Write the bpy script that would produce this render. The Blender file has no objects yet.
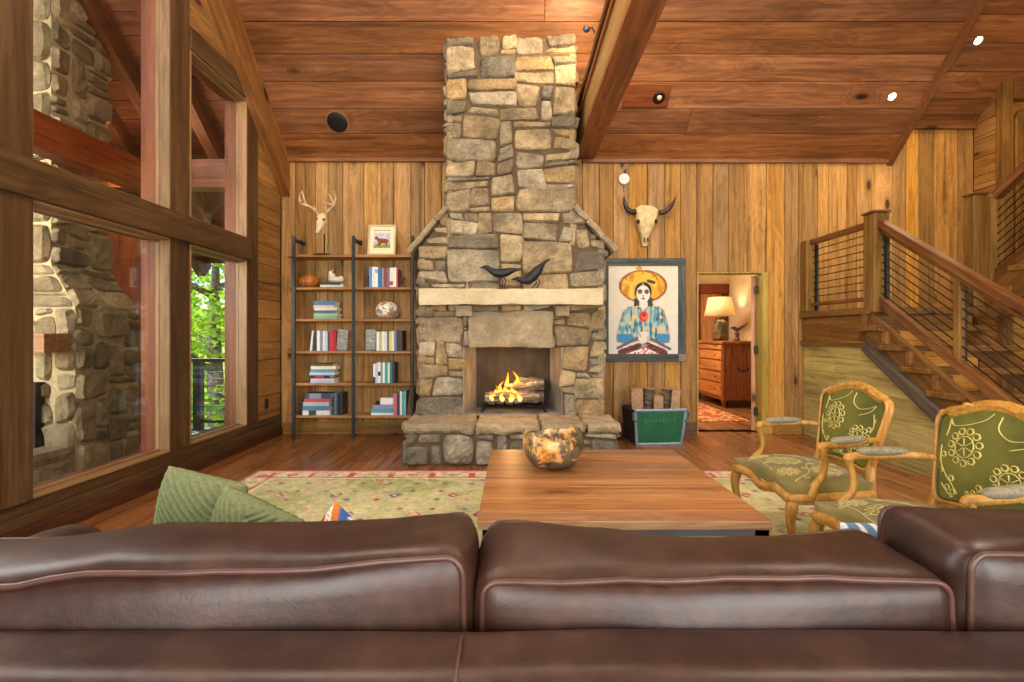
import bpy, math, random
from mathutils import Vector, Matrix, noise, Quaternion
S = bpy.context.scene
COL = S.collection
PI = math.pi
F, CX, CY, EYE, WY = 483.6, 512.0, 335.0, 1.27, 6.2      # lens in pixels, vanishing point, eye height, back wall distance

def P(x, y, Y):
    return Vector(((x - CX) * Y / F, Y, EYE + (CY - y) * Y / F))

def lin(c):
    if isinstance(c, str):
        c = tuple(int(c[i:i + 2], 16) / 255 for i in (0, 2, 4))
    return tuple((x / 12.92 if x <= 0.04045 else ((x + 0.055) / 1.055) ** 2.4) for x in c[:3])

def lin4(c):
    return lin(c) + (1.0,)

def nz(p, s=1.0, o=0.0):
    return noise.noise(Vector((p[0] * s + o, p[1] * s + o * 1.7, p[2] * s - o * .6)))

# ------------------------------------------------------------------ mesh builder
class MB:
    def __init__(self):
        self.v, self.f, self.m = [], [], []

    def add(self, verts, faces, mi=0, M=None):
        b = len(self.v)
        for p in verts:
            p = Vector(p)
            self.v.append(M @ p if M is not None else p)
        for q in faces:
            self.f.append(tuple(b + i for i in q))
            self.m.append(mi)
        return self

    def box(self, x0, x1, y0, y1, z0, z1, mi=0, M=None):
        v = [(x0, y0, z0), (x1, y0, z0), (x1, y1, z0), (x0, y1, z0), (x0, y0, z1), (x1, y0, z1), (x1, y1, z1), (x0, y1, z1)]
        f = [(0, 3, 2, 1), (4, 5, 6, 7), (0, 1, 5, 4), (1, 2, 6, 5), (2, 3, 7, 6), (3, 0, 4, 7)]
        return self.add(v, f, mi, M)

    def prism(self, poly, fn, mi=0):
        """poly: 2D points; fn(u, v, side) -> 3D for side 0 / 1"""
        n = len(poly)
        v = [fn(a, b, 0) for a, b in poly] + [fn(a, b, 1) for a, b in poly]
        f = [tuple(range(n)), tuple(range(2 * n - 1, n - 1, -1))]
        f += [(i, i + n, (i + 1) % n + n, (i + 1) % n) for i in range(n)]
        return self.add(v, f, mi)

    def tube(self, pts, rad, n=8, mi=0, closed=False, flat=1.0, up=None, caps=True):
        pts = [Vector(p) for p in pts]
        k = len(pts)
        if not isinstance(rad, (list, tuple)):
            rad = [rad] * k
        vs, fs = [], []
        nrm = None
        for i in range(k):
            if closed:
                t = pts[(i + 1) % k] - pts[i - 1]
            else:
                t = pts[min(i + 1, k - 1)] - pts[max(i - 1, 0)]
            if t.length < 1e-9:
                t = Vector((0, 0, 1))
            t.normalize()
            if up is not None:
                nrm = Vector(up) - t * t.dot(Vector(up))
            elif nrm is None:
                a = Vector((0, 0, 1)) if abs(t.z) < .9 else Vector((1, 0, 0))
                nrm = a - t * t.dot(a)
            else:
                nrm = nrm - t * t.dot(nrm)
            if nrm.length < 1e-6:
                nrm = t.orthogonal()
            nrm.normalize()
            bi = t.cross(nrm)
            for j in range(n):
                a = 2 * PI * j / n
                vs.append(pts[i] + (bi * math.cos(a) + nrm * math.sin(a) * flat) * rad[i])
        segs = k if closed else k - 1
        for i in range(segs):
            i2 = (i + 1) % k
            for j in range(n):
                j2 = (j + 1) % n
                fs.append((i * n + j, i * n + j2, i2 * n + j2, i2 * n + j))
        if not closed and caps:
            fs.append(tuple(range(n - 1, -1, -1)))
            fs.append(tuple((k - 1) * n + j for j in range(n)))
        return self.add(vs, fs, mi)

    def lathe(self, prof, n=24, c=(0, 0, 0), mi=0, M=None, wob=None):
        vs, fs = [], []
        c = Vector(c)
        k = len(prof)
        for i, (r, z) in enumerate(prof):
            for j in range(n):
                a = 2 * PI * j / n
                rr = r
                p = Vector((rr * math.cos(a), rr * math.sin(a), z))
                if wob:
                    p = wob(p, a)
                vs.append(c + p)
        for i in range(k - 1):
            for j in range(n):
                j2 = (j + 1) % n
                fs.append((i * n + j, i * n + j2, (i + 1) * n + j2, (i + 1) * n + j))
        fs.append(tuple(range(n - 1, -1, -1)))
        fs.append(tuple((k - 1) * n + j for j in range(n)))
        return self.add(vs, fs, mi, M)

    def ball(self, c, r, n=12, mi=0, M=None):
        r = r if isinstance(r, (list, tuple)) else (r, r, r)
        c = Vector(c)
        vs, fs = [c + Vector((0, 0, -r[2]))], []
        m = max(4, n // 2)
        for i in range(1, m):
            b = -PI / 2 + PI * i / m
            for j in range(n):
                a = 2 * PI * j / n
                vs.append(c + Vector((r[0] * math.cos(b) * math.cos(a), r[1] * math.cos(b) * math.sin(a), r[2] * math.sin(b))))
        vs.append(c + Vector((0, 0, r[2])))
        for j in range(n):
            fs.append((0, 1 + (j + 1) % n, 1 + j))
        for i in range(m - 2):
            for j in range(n):
                a, b2 = 1 + i * n + j, 1 + i * n + (j + 1) % n
                fs.append((a, b2, b2 + n, a + n))
        t = len(vs) - 1
        for j in range(n):
            fs.append((t, t - n + j, t - n + (j + 1) % n))
        return self.add(vs, fs, mi, M)

    def rbox(self, size, r=.03, n=8, bulge=(0, 0, 0), fn=None, mi=0, M=None):
        """rounded, bulged box centred on the origin, with an optional deform fn(p)"""
        hx, hy, hz = [s / 2 for s in size]
        idx, vs, fs = {}, [], []
        def pt(q):
            key = tuple(round(c, 5) for c in q)
            if key in idx:
                return idx[key]
            p = Vector((q[0] * hx, q[1] * hy, q[2] * hz))
            inner = Vector((max(-hx + r, min(hx - r, p.x)), max(-hy + r, min(hy - r, p.y)), max(-hz + r, min(hz - r, p.z))))
            d = p - inner
            if d.length > 1e-9:
                p = inner + d.normalized() * r
            wx, wy, wz = 1 - q[0] ** 2, 1 - q[1] ** 2, 1 - q[2] ** 2
            p.x += q[0] * bulge[0] * wy * wz
            p.y += q[1] * bulge[1] * wx * wz
            p.z += q[2] * bulge[2] * wx * wy
            if fn:
                p = fn(p)
            idx[key] = len(vs)
            vs.append(p)
            return idx[key]
        def warp(i):          # denser near the edges
            t = -1 + 2 * i / n
            return math.copysign(1 - (1 - abs(t)) ** 1.6, t)
        for ax in range(3):
            for sg in (-1, 1):
                for i in range(n):
                    for j in range(n):
                        q = []
                        for (a, b) in ((i, j), (i + 1, j), (i + 1, j + 1), (i, j + 1)):
                            c = [0, 0, 0]
                            c[ax] = sg
                            c[(ax + 1) % 3] = warp(a)
                            c[(ax + 2) % 3] = warp(b)
                            q.append(pt(c))
                        fs.append(tuple(q) if sg > 0 else tuple(reversed(q)))
        return self.add(vs, fs, mi, M)

    def rough(self, x0, x1, y0, y1, z0, z1, amp=.01, step=.06, seed=0, freq=5, mi=0, M=None):
        """box with a broken, chipped surface"""
        lo, hi = Vector((x0, y0, z0)), Vector((x1, y1, z1))
        d = hi - lo
        n = [max(2, int(math.ceil(d[k] / step))) for k in range(3)]
        idx, vs, fs = {}, [], []
        c = (lo + hi) / 2
        def pt(g):
            if g in idx:
                return idx[g]
            p = Vector([lo[k] + d[k] * g[k] / n[k] for k in range(3)])
            e = sum(1 for k in range(3) if g[k] in (0, n[k]))
            o = Vector((nz(p, freq, seed), nz(p, freq, seed + 7.3), nz(p, freq, seed + 3.1))) * amp
            o += Vector((nz(p, freq * 3, seed), nz(p, freq * 3, seed + 7.3), nz(p, freq * 3, seed + 3.1))) * amp * .5
            if e >= 2:
                o += (c - p).normalized() * amp * .9
            idx[g] = len(vs)
            vs.append(p + o)
            return idx[g]
        for ax in range(3):
            u, w = (ax + 1) % 3, (ax + 2) % 3
            for sg in (0, n[ax]):
                for i in range(n[u]):
                    for j in range(n[w]):
                        q = []
                        for (a, b) in ((i, j), (i + 1, j), (i + 1, j + 1), (i, j + 1)):
                            g = [0, 0, 0]
                            g[ax], g[u], g[w] = sg, a, b
                            q.append(pt(tuple(g)))
                        fs.append(tuple(q) if sg else tuple(reversed(q)))
        return self.add(vs, fs, mi, M)

    def build(self, name, mats, parent=None, bevel=0, smooth=False, sub=0, loc=None, M=None, seg=2, solid=0):
        me = bpy.data.meshes.new(name)
        me.from_pydata([tuple(p) for p in self.v], [], self.f)
        mats = mats if isinstance(mats, (list, tuple)) else [mats]
        for m in mats:
            me.materials.append(m)
        if len(mats) > 1:
            me.polygons.foreach_set('material_index', self.m)
        if smooth:
            me.polygons.foreach_set('use_smooth', [True] * len(self.f))
        me.update()
        o = bpy.data.objects.new(name, me)
        COL.objects.link(o)
        if parent is not None:
            o.parent = parent
        if M is not None:
            o.matrix_local = M
        if loc is not None:
            o.location = loc
        if solid:
            md = o.modifiers.new('solid', 'SOLIDIFY'); md.thickness = solid; md.offset = 0
        if bevel:
            md = o.modifiers.new('bevel', 'BEVEL'); md.width = bevel; md.segments = seg; md.limit_method = 'ANGLE'; md.angle_limit = .7
        if sub:
            md = o.modifiers.new('sub', 'SUBSURF'); md.levels = sub; md.render_levels = sub
        return o

def smooth_curve(pts, k=6, closed=False):
    """Catmull-Rom through pts (any dimension as tuples)"""
    pts = [Vector(p) for p in pts]
    n = len(pts)
    out = []
    rng = range(n) if closed else range(n - 1)
    for i in rng:
        if closed:
            p0, p1, p2, p3 = pts[i - 1], pts[i], pts[(i + 1) % n], pts[(i + 2) % n]
        else:
            p0, p1, p2, p3 = pts[max(i - 1, 0)], pts[i], pts[i + 1], pts[min(i + 2, n - 1)]
        for j in range(k):
            t = j / k
            out.append(.5 * ((2 * p1) + (p2 - p0) * t + (2 * p0 - 5 * p1 + 4 * p2 - p3) * t * t + (3 * p1 - p0 - 3 * p2 + p3) * t ** 3))
    if not closed:
        out.append(pts[-1])
    return out

def smooth_vals(vals, k=6):
    out = []
    for i in range(len(vals) - 1):
        for j in range(k):
            out.append(vals[i] + (vals[i + 1] - vals[i]) * j / k)
    out.append(vals[-1])
    return out

# ------------------------------------------------------------------ scene tree helpers
def thing(name, label, cat, loc=(0, 0, 0), rotz=0, group=None):
    o = bpy.data.objects.new(name, None)
    o.empty_display_size = .1
    COL.objects.link(o)
    o.location = loc
    o.rotation_euler = (0, 0, rotz)
    return tag(o, label, cat, group)

def tag(o, label=None, cat=None, group=None, kind=None):
    if label: o['label'] = label
    if cat: o['category'] = cat
    if group: o['group'] = group
    if kind: o['kind'] = kind
    return o

def struct(o):
    o['kind'] = 'structure'
    return o

def sempty(name, loc=(0, 0, 0)):
    o = bpy.data.objects.new(name, None)
    COL.objects.link(o)
    o.location = loc
    o['kind'] = 'structure'
    return o

CH = {}
def copy_tree(o, label=None, group=None):
    kids = {}
    for q in bpy.data.objects:
        if q.parent is not None:
            kids.setdefault(q.parent.name, []).append(q)
    def rec(a, parent):
        c = a.copy()
        COL.objects.link(c)
        c.parent = parent
        if parent is not None:
            c.matrix_parent_inverse = a.matrix_parent_inverse.copy()
        for k in kids.get(a.name, []):
            rec(k, c)
        return c
    r = rec(o, None)
    if label: r['label'] = label
    if group: r['group'] = group
    return r

def frame_from(p0, p1, up):
    """matrix whose x runs from p0 to p1, z leans to up"""
    p0, p1 = Vector(p0), Vector(p1)
    x = (p1 - p0).normalized()
    z = Vector(up) - x * x.dot(Vector(up))
    z.normalize()
    y = z.cross(x)
    M = Matrix((x, y, z)).transposed().to_4x4()
    M.translation = p0
    return M, (p1 - p0).length

def bar(name, p0, p1, w, h, mat, parent=None, up=(0, 0, 1), bevel=.006, off=(0, 0)):
    """timber from p0 to p1; w across (local y), h tall (local z), grain along local x"""
    M, L = frame_from(p0, p1, up)
    return MB().box(0, L, -w / 2 + off[0], w / 2 + off[0], -h / 2 + off[1], h / 2 + off[1]).build(name, mat, parent, bevel, M=M)

# ------------------------------------------------------------------ materials
class NT:
    def __init__(self, name):
        self.m = bpy.data.materials.new(name)
        self.m.use_nodes = True
        self.t = self.m.node_tree
        self.t.nodes.clear()
        self.out = self.t.nodes.new('ShaderNodeOutputMaterial')
    def n(self, typ, ins=None, **kw):
        nd = self.t.nodes.new('ShaderNode' + typ)
        for k, v in kw.items():
            setattr(nd, k, v)
        for k, v in (ins or {}).items():
            s = nd.inputs[k]
            if isinstance(v, bpy.types.NodeSocket):
                self.t.links.new(v, s)
            else:
                s.default_value = v
        return nd
    def math(self, op, a, b=None, clamp=False):
        ins = {0: a}
        if b is not None: ins[1] = b
        return self.n('Math', ins, operation=op, use_clamp=clamp).outputs[0]
    def mix(self, fac, a, b, mode='MIX'):
        nd = self.n('Mix', {}, data_type='RGBA', blend_type=mode)
        for i, v in ((0, fac), (6, a), (7, b)):
            if isinstance(v, bpy.types.NodeSocket): self.t.links.new(v, nd.inputs[i])
            else: nd.inputs[i].default_value = v
        return nd.outputs[2]
    def ramp(self, fac, stops, interp='LINEAR'):
        nd = self.n('ValToRGB', {0: fac})
        cr = nd.color_ramp
        cr.interpolation = interp
        while len(cr.elements) < len(stops): cr.elements.new(.5)
        for e, (p, c) in zip(cr.elements, stops):
            e.position = p
            e.color = c if len(c) == 4 else (*c, 1)
        return nd.outputs[0]
    def rng(self, v, a, b, c=0.0, d=1.0):
        return self.n('MapRange', {0: v, 1: a, 2: b, 3: c, 4: d}).outputs[0]
    def bsdf(self, col, rough=.5, metal=0.0, bump=None, bstr=.3, bdist=.01, **kw):
        ins = {'Base Color': col, 'Roughness': rough, 'Metallic': metal}
        for k, v in kw.items(): ins[k] = v
        nd = self.n('BsdfPrincipled', ins)
        if bump is not None:
            b = self.n('Bump', {'Height': bump, 'Strength': bstr, 'Distance': bdist})
            self.t.links.new(b.outputs[0], nd.inputs['Normal'])
        self.t.links.new(nd.outputs[0], self.out.inputs[0])
        return self.m

def plain(name, col, rough=.5, metal=0.0, var=.12, sc=8, bstr=.1, **kw):
    t = NT(name)
    tc = t.n('TexCoord')
    ns = t.n('TexNoise', {'Vector': tc.outputs['Object'], 'Scale': sc, 'Detail': 5})
    c = lin4(col)
    dk = tuple(x * (1 - var * 1.6) for x in c[:3]) + (1,)
    lt = tuple(min(1, x * (1 + var)) for x in c[:3]) + (1,)
    cc = t.ramp(ns.outputs[0], [(.3, dk), (.7, lt)])
    return t.bsdf(cc, rough, metal, ns.outputs[0], bstr, .004, **kw)

def wood(name, dark, mid, light, axis=0, rough=.55, scale=1.0, bump=.35, var=.5, knots=.7, stain=0.0, staincol='33271a', satvar=.025, spec=.35, huevar=.002, streak=.6):
    t = NT(name)
    tc = t.n('TexCoord')
    geo = t.n('NewGeometry')
    oi = t.n('ObjectInfo')
    r = t.math('ADD', geo.outputs['Random Per Island'], oi.outputs['Random'])
    wn = t.n('TexWhiteNoise', {'W': r}, noise_dimensions='1D')
    off = t.n('VectorMath', {0: wn.outputs['Color'], 1: (37.0, 41.0, 29.0)}, operation='MULTIPLY')
    vec = t.n('VectorMath', {0: tc.outputs['Object'], 1: off.outputs[0]}, operation='ADD').outputs[0]
    sc = [6.0 * scale] * 3
    sc[axis] = .75 * scale
    mp = t.n('Mapping', {'Vector': vec, 'Scale': tuple(sc)}).outputs[0]
    # knots bend the grain round themselves
    ks = [3.6 * scale] * 3
    ks[axis] = 1.5 * scale
    kmp = t.n('Mapping', {'Vector': vec, 'Scale': tuple(ks)}).outputs[0]
    vo = t.n('TexVoronoi', {'Vector': kmp, 'Scale': 1.0, 'Randomness': 1.0})
    pick = t.n('SeparateColor', {0: vo.outputs['Color']}).outputs[0]
    on = t.math('LESS_THAN', pick, knots * .75)
    kd = vo.outputs['Distance']
    kn = t.math('MULTIPLY', t.rng(kd, .07, .14, 1, 0), on)
    halo = t.math('MULTIPLY', t.rng(kd, .05, .32, 1, 0), on)
    n1 = t.n('TexNoise', {'Vector': mp, 'Scale': 1.0, 'Detail': 4.0, 'Roughness': .55, 'Distortion': .5}).outputs[0]
    nn = t.math('ADD', n1, t.math('MULTIPLY', halo, .35))
    ring = t.math('MULTIPLY_ADD', t.math('SINE', t.math('MULTIPLY', nn, 60.0)), .5)
    ring.node.inputs[2].default_value = .5
    fs = [34.0 * scale] * 3
    fs[axis] = 1.3 * scale
    fm = t.n('Mapping', {'Vector': vec, 'Scale': tuple(fs)}).outputs[0]
    fine = t.n('TexNoise', {'Vector': fm, 'Scale': 1.0, 'Detail': 3.0}).outputs[0]
    fac = t.math('ADD', t.math('MULTIPLY', n1, .48), t.math('ADD', t.math('MULTIPLY', ring, .10), t.math('MULTIPLY', fine, .42)))
    col = t.ramp(fac, [(.27, lin4(dark)), (.5, lin4(mid)), (.73, lin4(light))])
    sep = t.n('SeparateColor', {0: wn.outputs['Color']})
    hs = t.n('HueSaturation', {'Hue': t.rng(sep.outputs[2], 0, 1, .5 - huevar, .5 + huevar), 'Saturation': t.rng(sep.outputs[1], 0, 1, 1 - satvar, 1 + satvar * .4),
                               'Value': t.rng(sep.outputs[0], 0, 1, 1 - var * .55, 1 + var * .45), 'Color': col})
    col = hs.outputs[0]
    # dark streaks along the grain
    qs = [15.0 * scale] * 3
    qs[axis] = .45 * scale
    qm = t.n('Mapping', {'Vector': vec, 'Scale': tuple(qs), 'Location': (3.1, 5.7, 1.3)}).outputs[0]
    qn = t.n('TexNoise', {'Vector': qm, 'Scale': 1.0, 'Detail': 5, 'Roughness': .7}).outputs[0]
    col = t.mix(t.math('MULTIPLY', t.rng(qn, .54, .68), streak), col, tuple(x * .42 for x in lin(dark)) + (1,))
    if stain:
        ss = [2.4] * 3
        ss[axis] = .5
        sm = t.n('Mapping', {'Vector': vec, 'Scale': tuple(ss)}).outputs[0]
        sn = t.n('TexNoise', {'Vector': sm, 'Scale': 1.0, 'Detail': 5, 'Roughness': .65}).outputs[0]
        sb = t.math('MULTIPLY', t.rng(sn, .54, .7), t.rng(sep.outputs[2], .45, .95, .05, stain))
        col = t.mix(sb, col, lin4(staincol))
    dk = tuple(x * .35 for x in lin(dark)) + (1,)
    col = t.mix(kn, col, dk)
    col = t.mix(t.math('MULTIPLY', t.math('SUBTRACT', halo, kn, True), .45), col, lin4(dark))
    return t.bsdf(col, rough, 0, t.math('SUBTRACT', fac, t.math('MULTIPLY', kn, .25)), bump, .006, **{'Specular IOR Level': spec})

def stone_mat(name, cols, rough=.85, mott=.5, lichen='6d6448', bstr=.9):
    t = NT(name)
    tc = t.n('TexCoord')
    geo = t.n('NewGeometry')
    wn = t.n('TexWhiteNoise', {'W': geo.outputs['Random Per Island']}, noise_dimensions='1D')
    off = t.n('VectorMath', {0: wn.outputs['Color'], 1: (19.0, 23.0, 31.0)}, operation='MULTIPLY')
    vec = t.n('VectorMath', {0: tc.outputs['Object'], 1: off.outputs[0]}, operation='ADD').outputs[0]
    base = t.ramp(geo.outputs['Random Per Island'], [(i / max(1, len(cols) - 1) * .999, lin4(c)) for i, c in enumerate(cols)])
    n1 = t.n('TexNoise', {'Vector': vec, 'Scale': 6.0, 'Detail': 8, 'Roughness': .68, 'Distortion': .4}).outputs[0]
    n2 = t.n('TexNoise', {'Vector': vec, 'Scale': 38.0, 'Detail': 5, 'Roughness': .7}).outputs[0]
    n3 = t.n('TexNoise', {'Vector': vec, 'Scale': 2.6, 'Detail': 5, 'Roughness': .6}).outputs[0]
    v = t.rng(t.math('ADD', t.math('MULTIPLY', n1, .6), t.math('MULTIPLY', n2, .4)), .34, .66, 1 - mott, 1 + mott * .6)
    col = t.n('HueSaturation', {'Value': v, 'Color': base}).outputs[0]
    col = t.mix(t.math('MULTIPLY', t.rng(n3, .5, .66), .7), col, lin4(lichen))
    col = t.mix(t.math('MULTIPLY', t.rng(n1, .6, .72), .45), col, lin4('cbb48a'))
    h = t.math('ADD', n1, t.math('MULTIPLY', n2, .35))
    return t.bsdf(col, rough, 0, h, bstr, .035, **{'Specular IOR Level': .25})

def vcol_mat(name, rough=.8, bstr=.0, sheen=0, nscale=140):
    t = NT(name)
    a = t.n('Attribute', {}, attribute_name='paint')
    tc = t.n('TexCoord')
    ns = t.n('TexNoise', {'Vector': tc.outputs['Object'], 'Scale': nscale, 'Detail': 2})
    return t.bsdf(a.outputs[0], rough, 0, ns.outputs[0], bstr, .004, **{'Specular IOR Level': .25})

def emit(name, col, strength):
    t = NT(name)
    e = t.n('Emission', {0: lin4(col), 1: strength})
    t.t.links.new(e.outputs[0], t.out.inputs[0])
    return t.m

def paint_grid(name, w, h, nx, ny, fn, mat, parent=None, M=None, zfn=None, thick=0):
    """flat sheet in local xz (x right, z up, facing -y) whose colour at (u, v) is fn(u, v); v runs downward"""
    vs, fs, cs = [], [], []
    for j in range(ny + 1):
        for i in range(nx + 1):
            u, v = i / nx, j / ny
            vs.append((u * w - w / 2, zfn(u, v) if zfn else 0, h / 2 - v * h))
            cs.append(fn(u, v))
    for j in range(ny):
        for i in range(nx):
            a = j * (nx + 1) + i
            fs.append((a, a + nx + 1, a + nx + 2, a + 1))
    mb = MB().add(vs, fs)
    n0 = len(mb.v)
    if thick:
        ring = [i for i in range(nx + 1)] + [(j) * (nx + 1) + nx for j in range(1, ny + 1)] + [ny * (nx + 1) + i for i in range(nx - 1, -1, -1)] + [j * (nx + 1) for j in range(ny - 1, 0, -1)]
        back = [Vector(mb.v[i]) + Vector((0, thick, 0)) for i in ring]
        k = len(ring)
        mb.v += back
        for i in range(k):
            mb.f.append((ring[i], ring[(i + 1) % k], n0 + (i + 1) % k, n0 + i)); mb.m.append(0)
        mb.f.append(tuple(n0 + i for i in range(k))); mb.m.append(0)
        cs += [cs[i] for i in ring]
    o = mb.build(name, mat, parent, M=M)
    at = o.data.color_attributes.new('paint', 'FLOAT_COLOR', 'POINT')
    flat = []
    for c in cs: flat += [c[0], c[1], c[2], 1.0]
    at.data.foreach_set('color', flat)
    return o
# ================================================================== materials of the place
W_WALL = wood('pine_wall', '6c481a', 'a67834', 'c4954e', 2, .6, 1.0, .35, .6, 1.2, .9, '463a2c', .12)
W_WALLX = wood('pine_wall_across', '6c481a', '9e7030', 'bc8c48', 0, .6, 1.0, .35, .4, .75, .6, '3a2c1a')
W_WALLY = wood('pine_wall_side', '68461e', '966a34', 'b5864a', 1, .6, 1.0, .35, .4, .75, .5, '3a2c1a')
W_CEIL = wood('ceiling_board', '553018', '84522c', 'a87044', 0, .5, .8, .35, .5, .8, .5, '2c180c', .06)
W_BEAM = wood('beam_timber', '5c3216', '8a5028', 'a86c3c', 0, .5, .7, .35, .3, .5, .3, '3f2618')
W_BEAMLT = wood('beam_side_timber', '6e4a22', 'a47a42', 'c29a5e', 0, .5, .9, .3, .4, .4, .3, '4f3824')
W_POST = wood('left_timber', '342414', '523a20', '6c5234', 2, .5, .8, .4, .2, .6, .35, '3e2a1a')
W_POSTY = wood('left_timber_long', '342414', '523a20', '6c5234', 1, .5, .8, .4, .2, .6, .35, '3e2a1a')
W_SILL = wood('window_liner', '6c5030', '927049', 'aa875e', 2, .45, .9, .2, .2, .2, .0)
W_SILLY = wood('window_liner_long', '6c5030', '927049', 'aa875e', 1, .45, .9, .2, .2, .2, .0)
W_EXT = wood('cedar_outside', '5a270a', '7e3f12', '96561f', 2, .5, .8, .3, .3, .6)
W_EXTY = wood('cedar_outside_long', '46200e', '6c3617', '8a4c28', 1, .5, .8, .3, .3, .6)
W_EXTX = wood('cedar_outside_across', '46220f', '6e3a1e', '8c5432', 0, .5, .8, .3, .4, .6)
W_FLOOR = wood('walnut_floor', '683f1f', '8a5830', 'a06c40', 1, .27, 1.0, .12, .55, .35, .0)
W_STAIR = wood('stair_timber', '482b12', '744e22', '946a36', 0, .45, .9, .3, .35, .6, .3, '3a2614')
W_STAIRY = wood('stair_timber_long', '482b12', '744e22', '946a36', 1, .45, .9, .3, .35, .6, .3, '3a2614')
W_STAIRZ = wood('stair_timber_post', '4c3412', '785520', '987238', 2, .5, .9, .35, .3, .7, .5, '443618')
W_RAIL = wood('handrail_timber', '452611', '6c421f', '8c6034', 0, .35, .9, .2, .2, .2)
W_SIDING = wood('siding_under_stair', '6c5e30', 'aa9858', 'c8b878', 1, .6, .9, .35, .35, .5, .4, '3a2c1a')
W_JAMB = wood('door_jamb', '6e5a22', '9c8436', 'b69c4c', 2, .5, .9, .2, .2, .2)
W_DECK = wood('deck_board', '565a52', '7c8178', '9aa096', 1, .7, .9, .3, .3, .2)
DARKGAP = plain('dark_gap', '1d120a', .9)
METAL = plain('blackened_steel', '29302e', .45, .3)
IRON = plain('black_iron', '141414', .55, .6)
CABLE = plain('dark_cable', '2a2622', .4, .7)
PLASTER = plain('warm_plaster', 'd9c3a0', .9, 0, .04, 3)
BLACK = plain('black_plastic', '141416', .5)
WHITE = plain('white_plastic', 'e8e6e0', .45, 0, .02)

def glass_mat():
    t = NT('window_glass')
    lw = t.n('LayerWeight', {0: .5})
    fr = t.math('MULTIPLY_ADD', t.math('POWER', lw.outputs['Facing'], 5.0), .9)
    fr.node.inputs[2].default_value = .035
    a = t.n('BsdfTransparent', {0: (.96, .97, .96, 1)})
    b = t.n('BsdfGlossy', {'Color': (1, 1, 1, 1), 'Roughness': .02})
    mx = t.n('MixShader', {0: fr, 1: a.outputs[0], 2: b.outputs[0]})
    t.t.links.new(mx.outputs[0], t.out.inputs[0])
    return t.m
GLASS = glass_mat()

# ================================================================== the room
XL, XR, YB = -2.96, 7.2, -1.8         # left wall face, right wall, wall behind
TH = .215                              # thickness of the window wall
CE = 3.51                             # eave height at the back wall
RX = 4.86                             # where the ceiling steps up
def ceil_z(y): return CE + WY - y

random.seed(3)
# ---- floor: boards running away from the camera
mb = MB()
x = XL - .3
while x < XR:
    w = random.choice((.13, .16, .19))
    y = YB - .2 - random.random() * 2
    while y < WY + .3:
        L = random.uniform(1.8, 3.6)
        mb.box(x + .0012, x + w - .0012, y + .001, min(y + L, WY + .3) - .001, -.04, 0)
        y += L
    x += w
mb.box(XL - .3, XR, YB - .2, WY + .3, -.12, -.045, 1)
struct(mb.build('floor', [W_FLOOR, DARKGAP], bevel=.0015, seg=1))

# ---- back wall of upright boards, with the doorway
DX0, DX1, DZ = 2.37, 3.27, 2.08
mb = MB()
edges = [XL, -2.78, -2.52, -2.36, -2.17, -1.9, -1.68, -1.52, -1.3, -1.12, -.9, -.7, -.45, -.2, .05, .3, .52, .74, .9, 1.12, 1.3, 1.5, 1.74, 1.96, 2.16, DX0,
         2.58, 2.78, 2.98, DX1, 3.5, 3.68, 3.92, 4.06, 4.3, 4.42, 4.62, 4.88, 5.06, 5.22, 5.42, 5.72, 5.92]
for a, b in zip(edges, edges[1:]):
    z1 = 3.56 if b < RX + .03 else 4.02
    z0 = DZ if a >= DX0 - .01 and b <= DX1 + .01 else 0
    dy = random.uniform(0, .006)
    mb.box(a + .0025, b - .0025, WY + dy, WY + .025, z0, z1)
mb.box(XL - .3, DX0, WY + .024, WY + .14, -.05, 3.9, 1)
mb.box(DX1, XR + .2, WY + .024, WY + .14, -.05, 4.4, 1)
mb.box(DX0, DX1, WY + .024, WY + .14, DZ, 3.9, 1)
struct(mb.build('wall_back', [W_WALL, DARKGAP], bevel=.004, seg=1))

b1 = MB().box(XL + .03, -1.05, WY - .022, WY, 0, .155).build('baseboard_back', W_WALLX, bevel=.006); struct(b1)
b2 = MB().box(1.0, DX0 - .0, WY - .022, WY, 0, .155).build('baseboard_back', wood('dark_baseboard', '3c2a1c', '5c432e', '77593e', 0), bevel=.006); struct(b2)
b3 = MB().box(DX1 + .08, 3.7, WY - .022, WY, 0, .155).build('baseboard_back', W_WALLX, bevel=.006); struct(b3)

# ---- ceilings: boards across the room, on a 45 degree slope
RT = math.sqrt(2)
cuts = [0, .237, .448, .662, .86, 1.077, 1.29, 1.5]
while cuts[-1] < 4.0: cuts.append(cuts[-1] + random.choice((.2, .215, .23)))
def slope_M(x, y, z):
    M = Matrix(((1, 0, 0), (0, -1 / RT, -1 / RT), (0, 1 / RT, -1 / RT))).to_4x4()
    M.translation = (x, y, z)
    return M
mb = MB()
for a, b in zip(cuts, cuts[1:]):
    x = XL - .1
    first = True
    while x < RX:
        L = random.choice((5.2, 9, 9, 3.4))
        e = min(x + L, RX)
        if RX - e < .8: e = RX
        mb.box(x + .001, e - .001, a * RT + .003, b * RT - .003, -.03, random.uniform(0, .004))
        x = e
mb.box(XL - .25, RX, -.25, 4.1 * RT, -.1, -.029, 1)
ce = struct(mb.build('ceiling', [W_CEIL, DARKGAP], bevel=.005, seg=1, M=slope_M(0, WY, CE)))
# raised bay over the stairs
mb = MB()
for a, b in zip(cuts, cuts[1:]):
    mb.box(RX - .05, XR + .1, a * RT + .003, b * RT - .003, -.03, random.uniform(0, .004))
mb.box(RX - .1, XR + .1, -.25, 4.1 * RT, -.1, -.029, 1)
struct(mb.build('ceiling', [W_CEIL, DARKGAP], bevel=.005, seg=1, M=slope_M(0, WY, CE + .44)))
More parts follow.
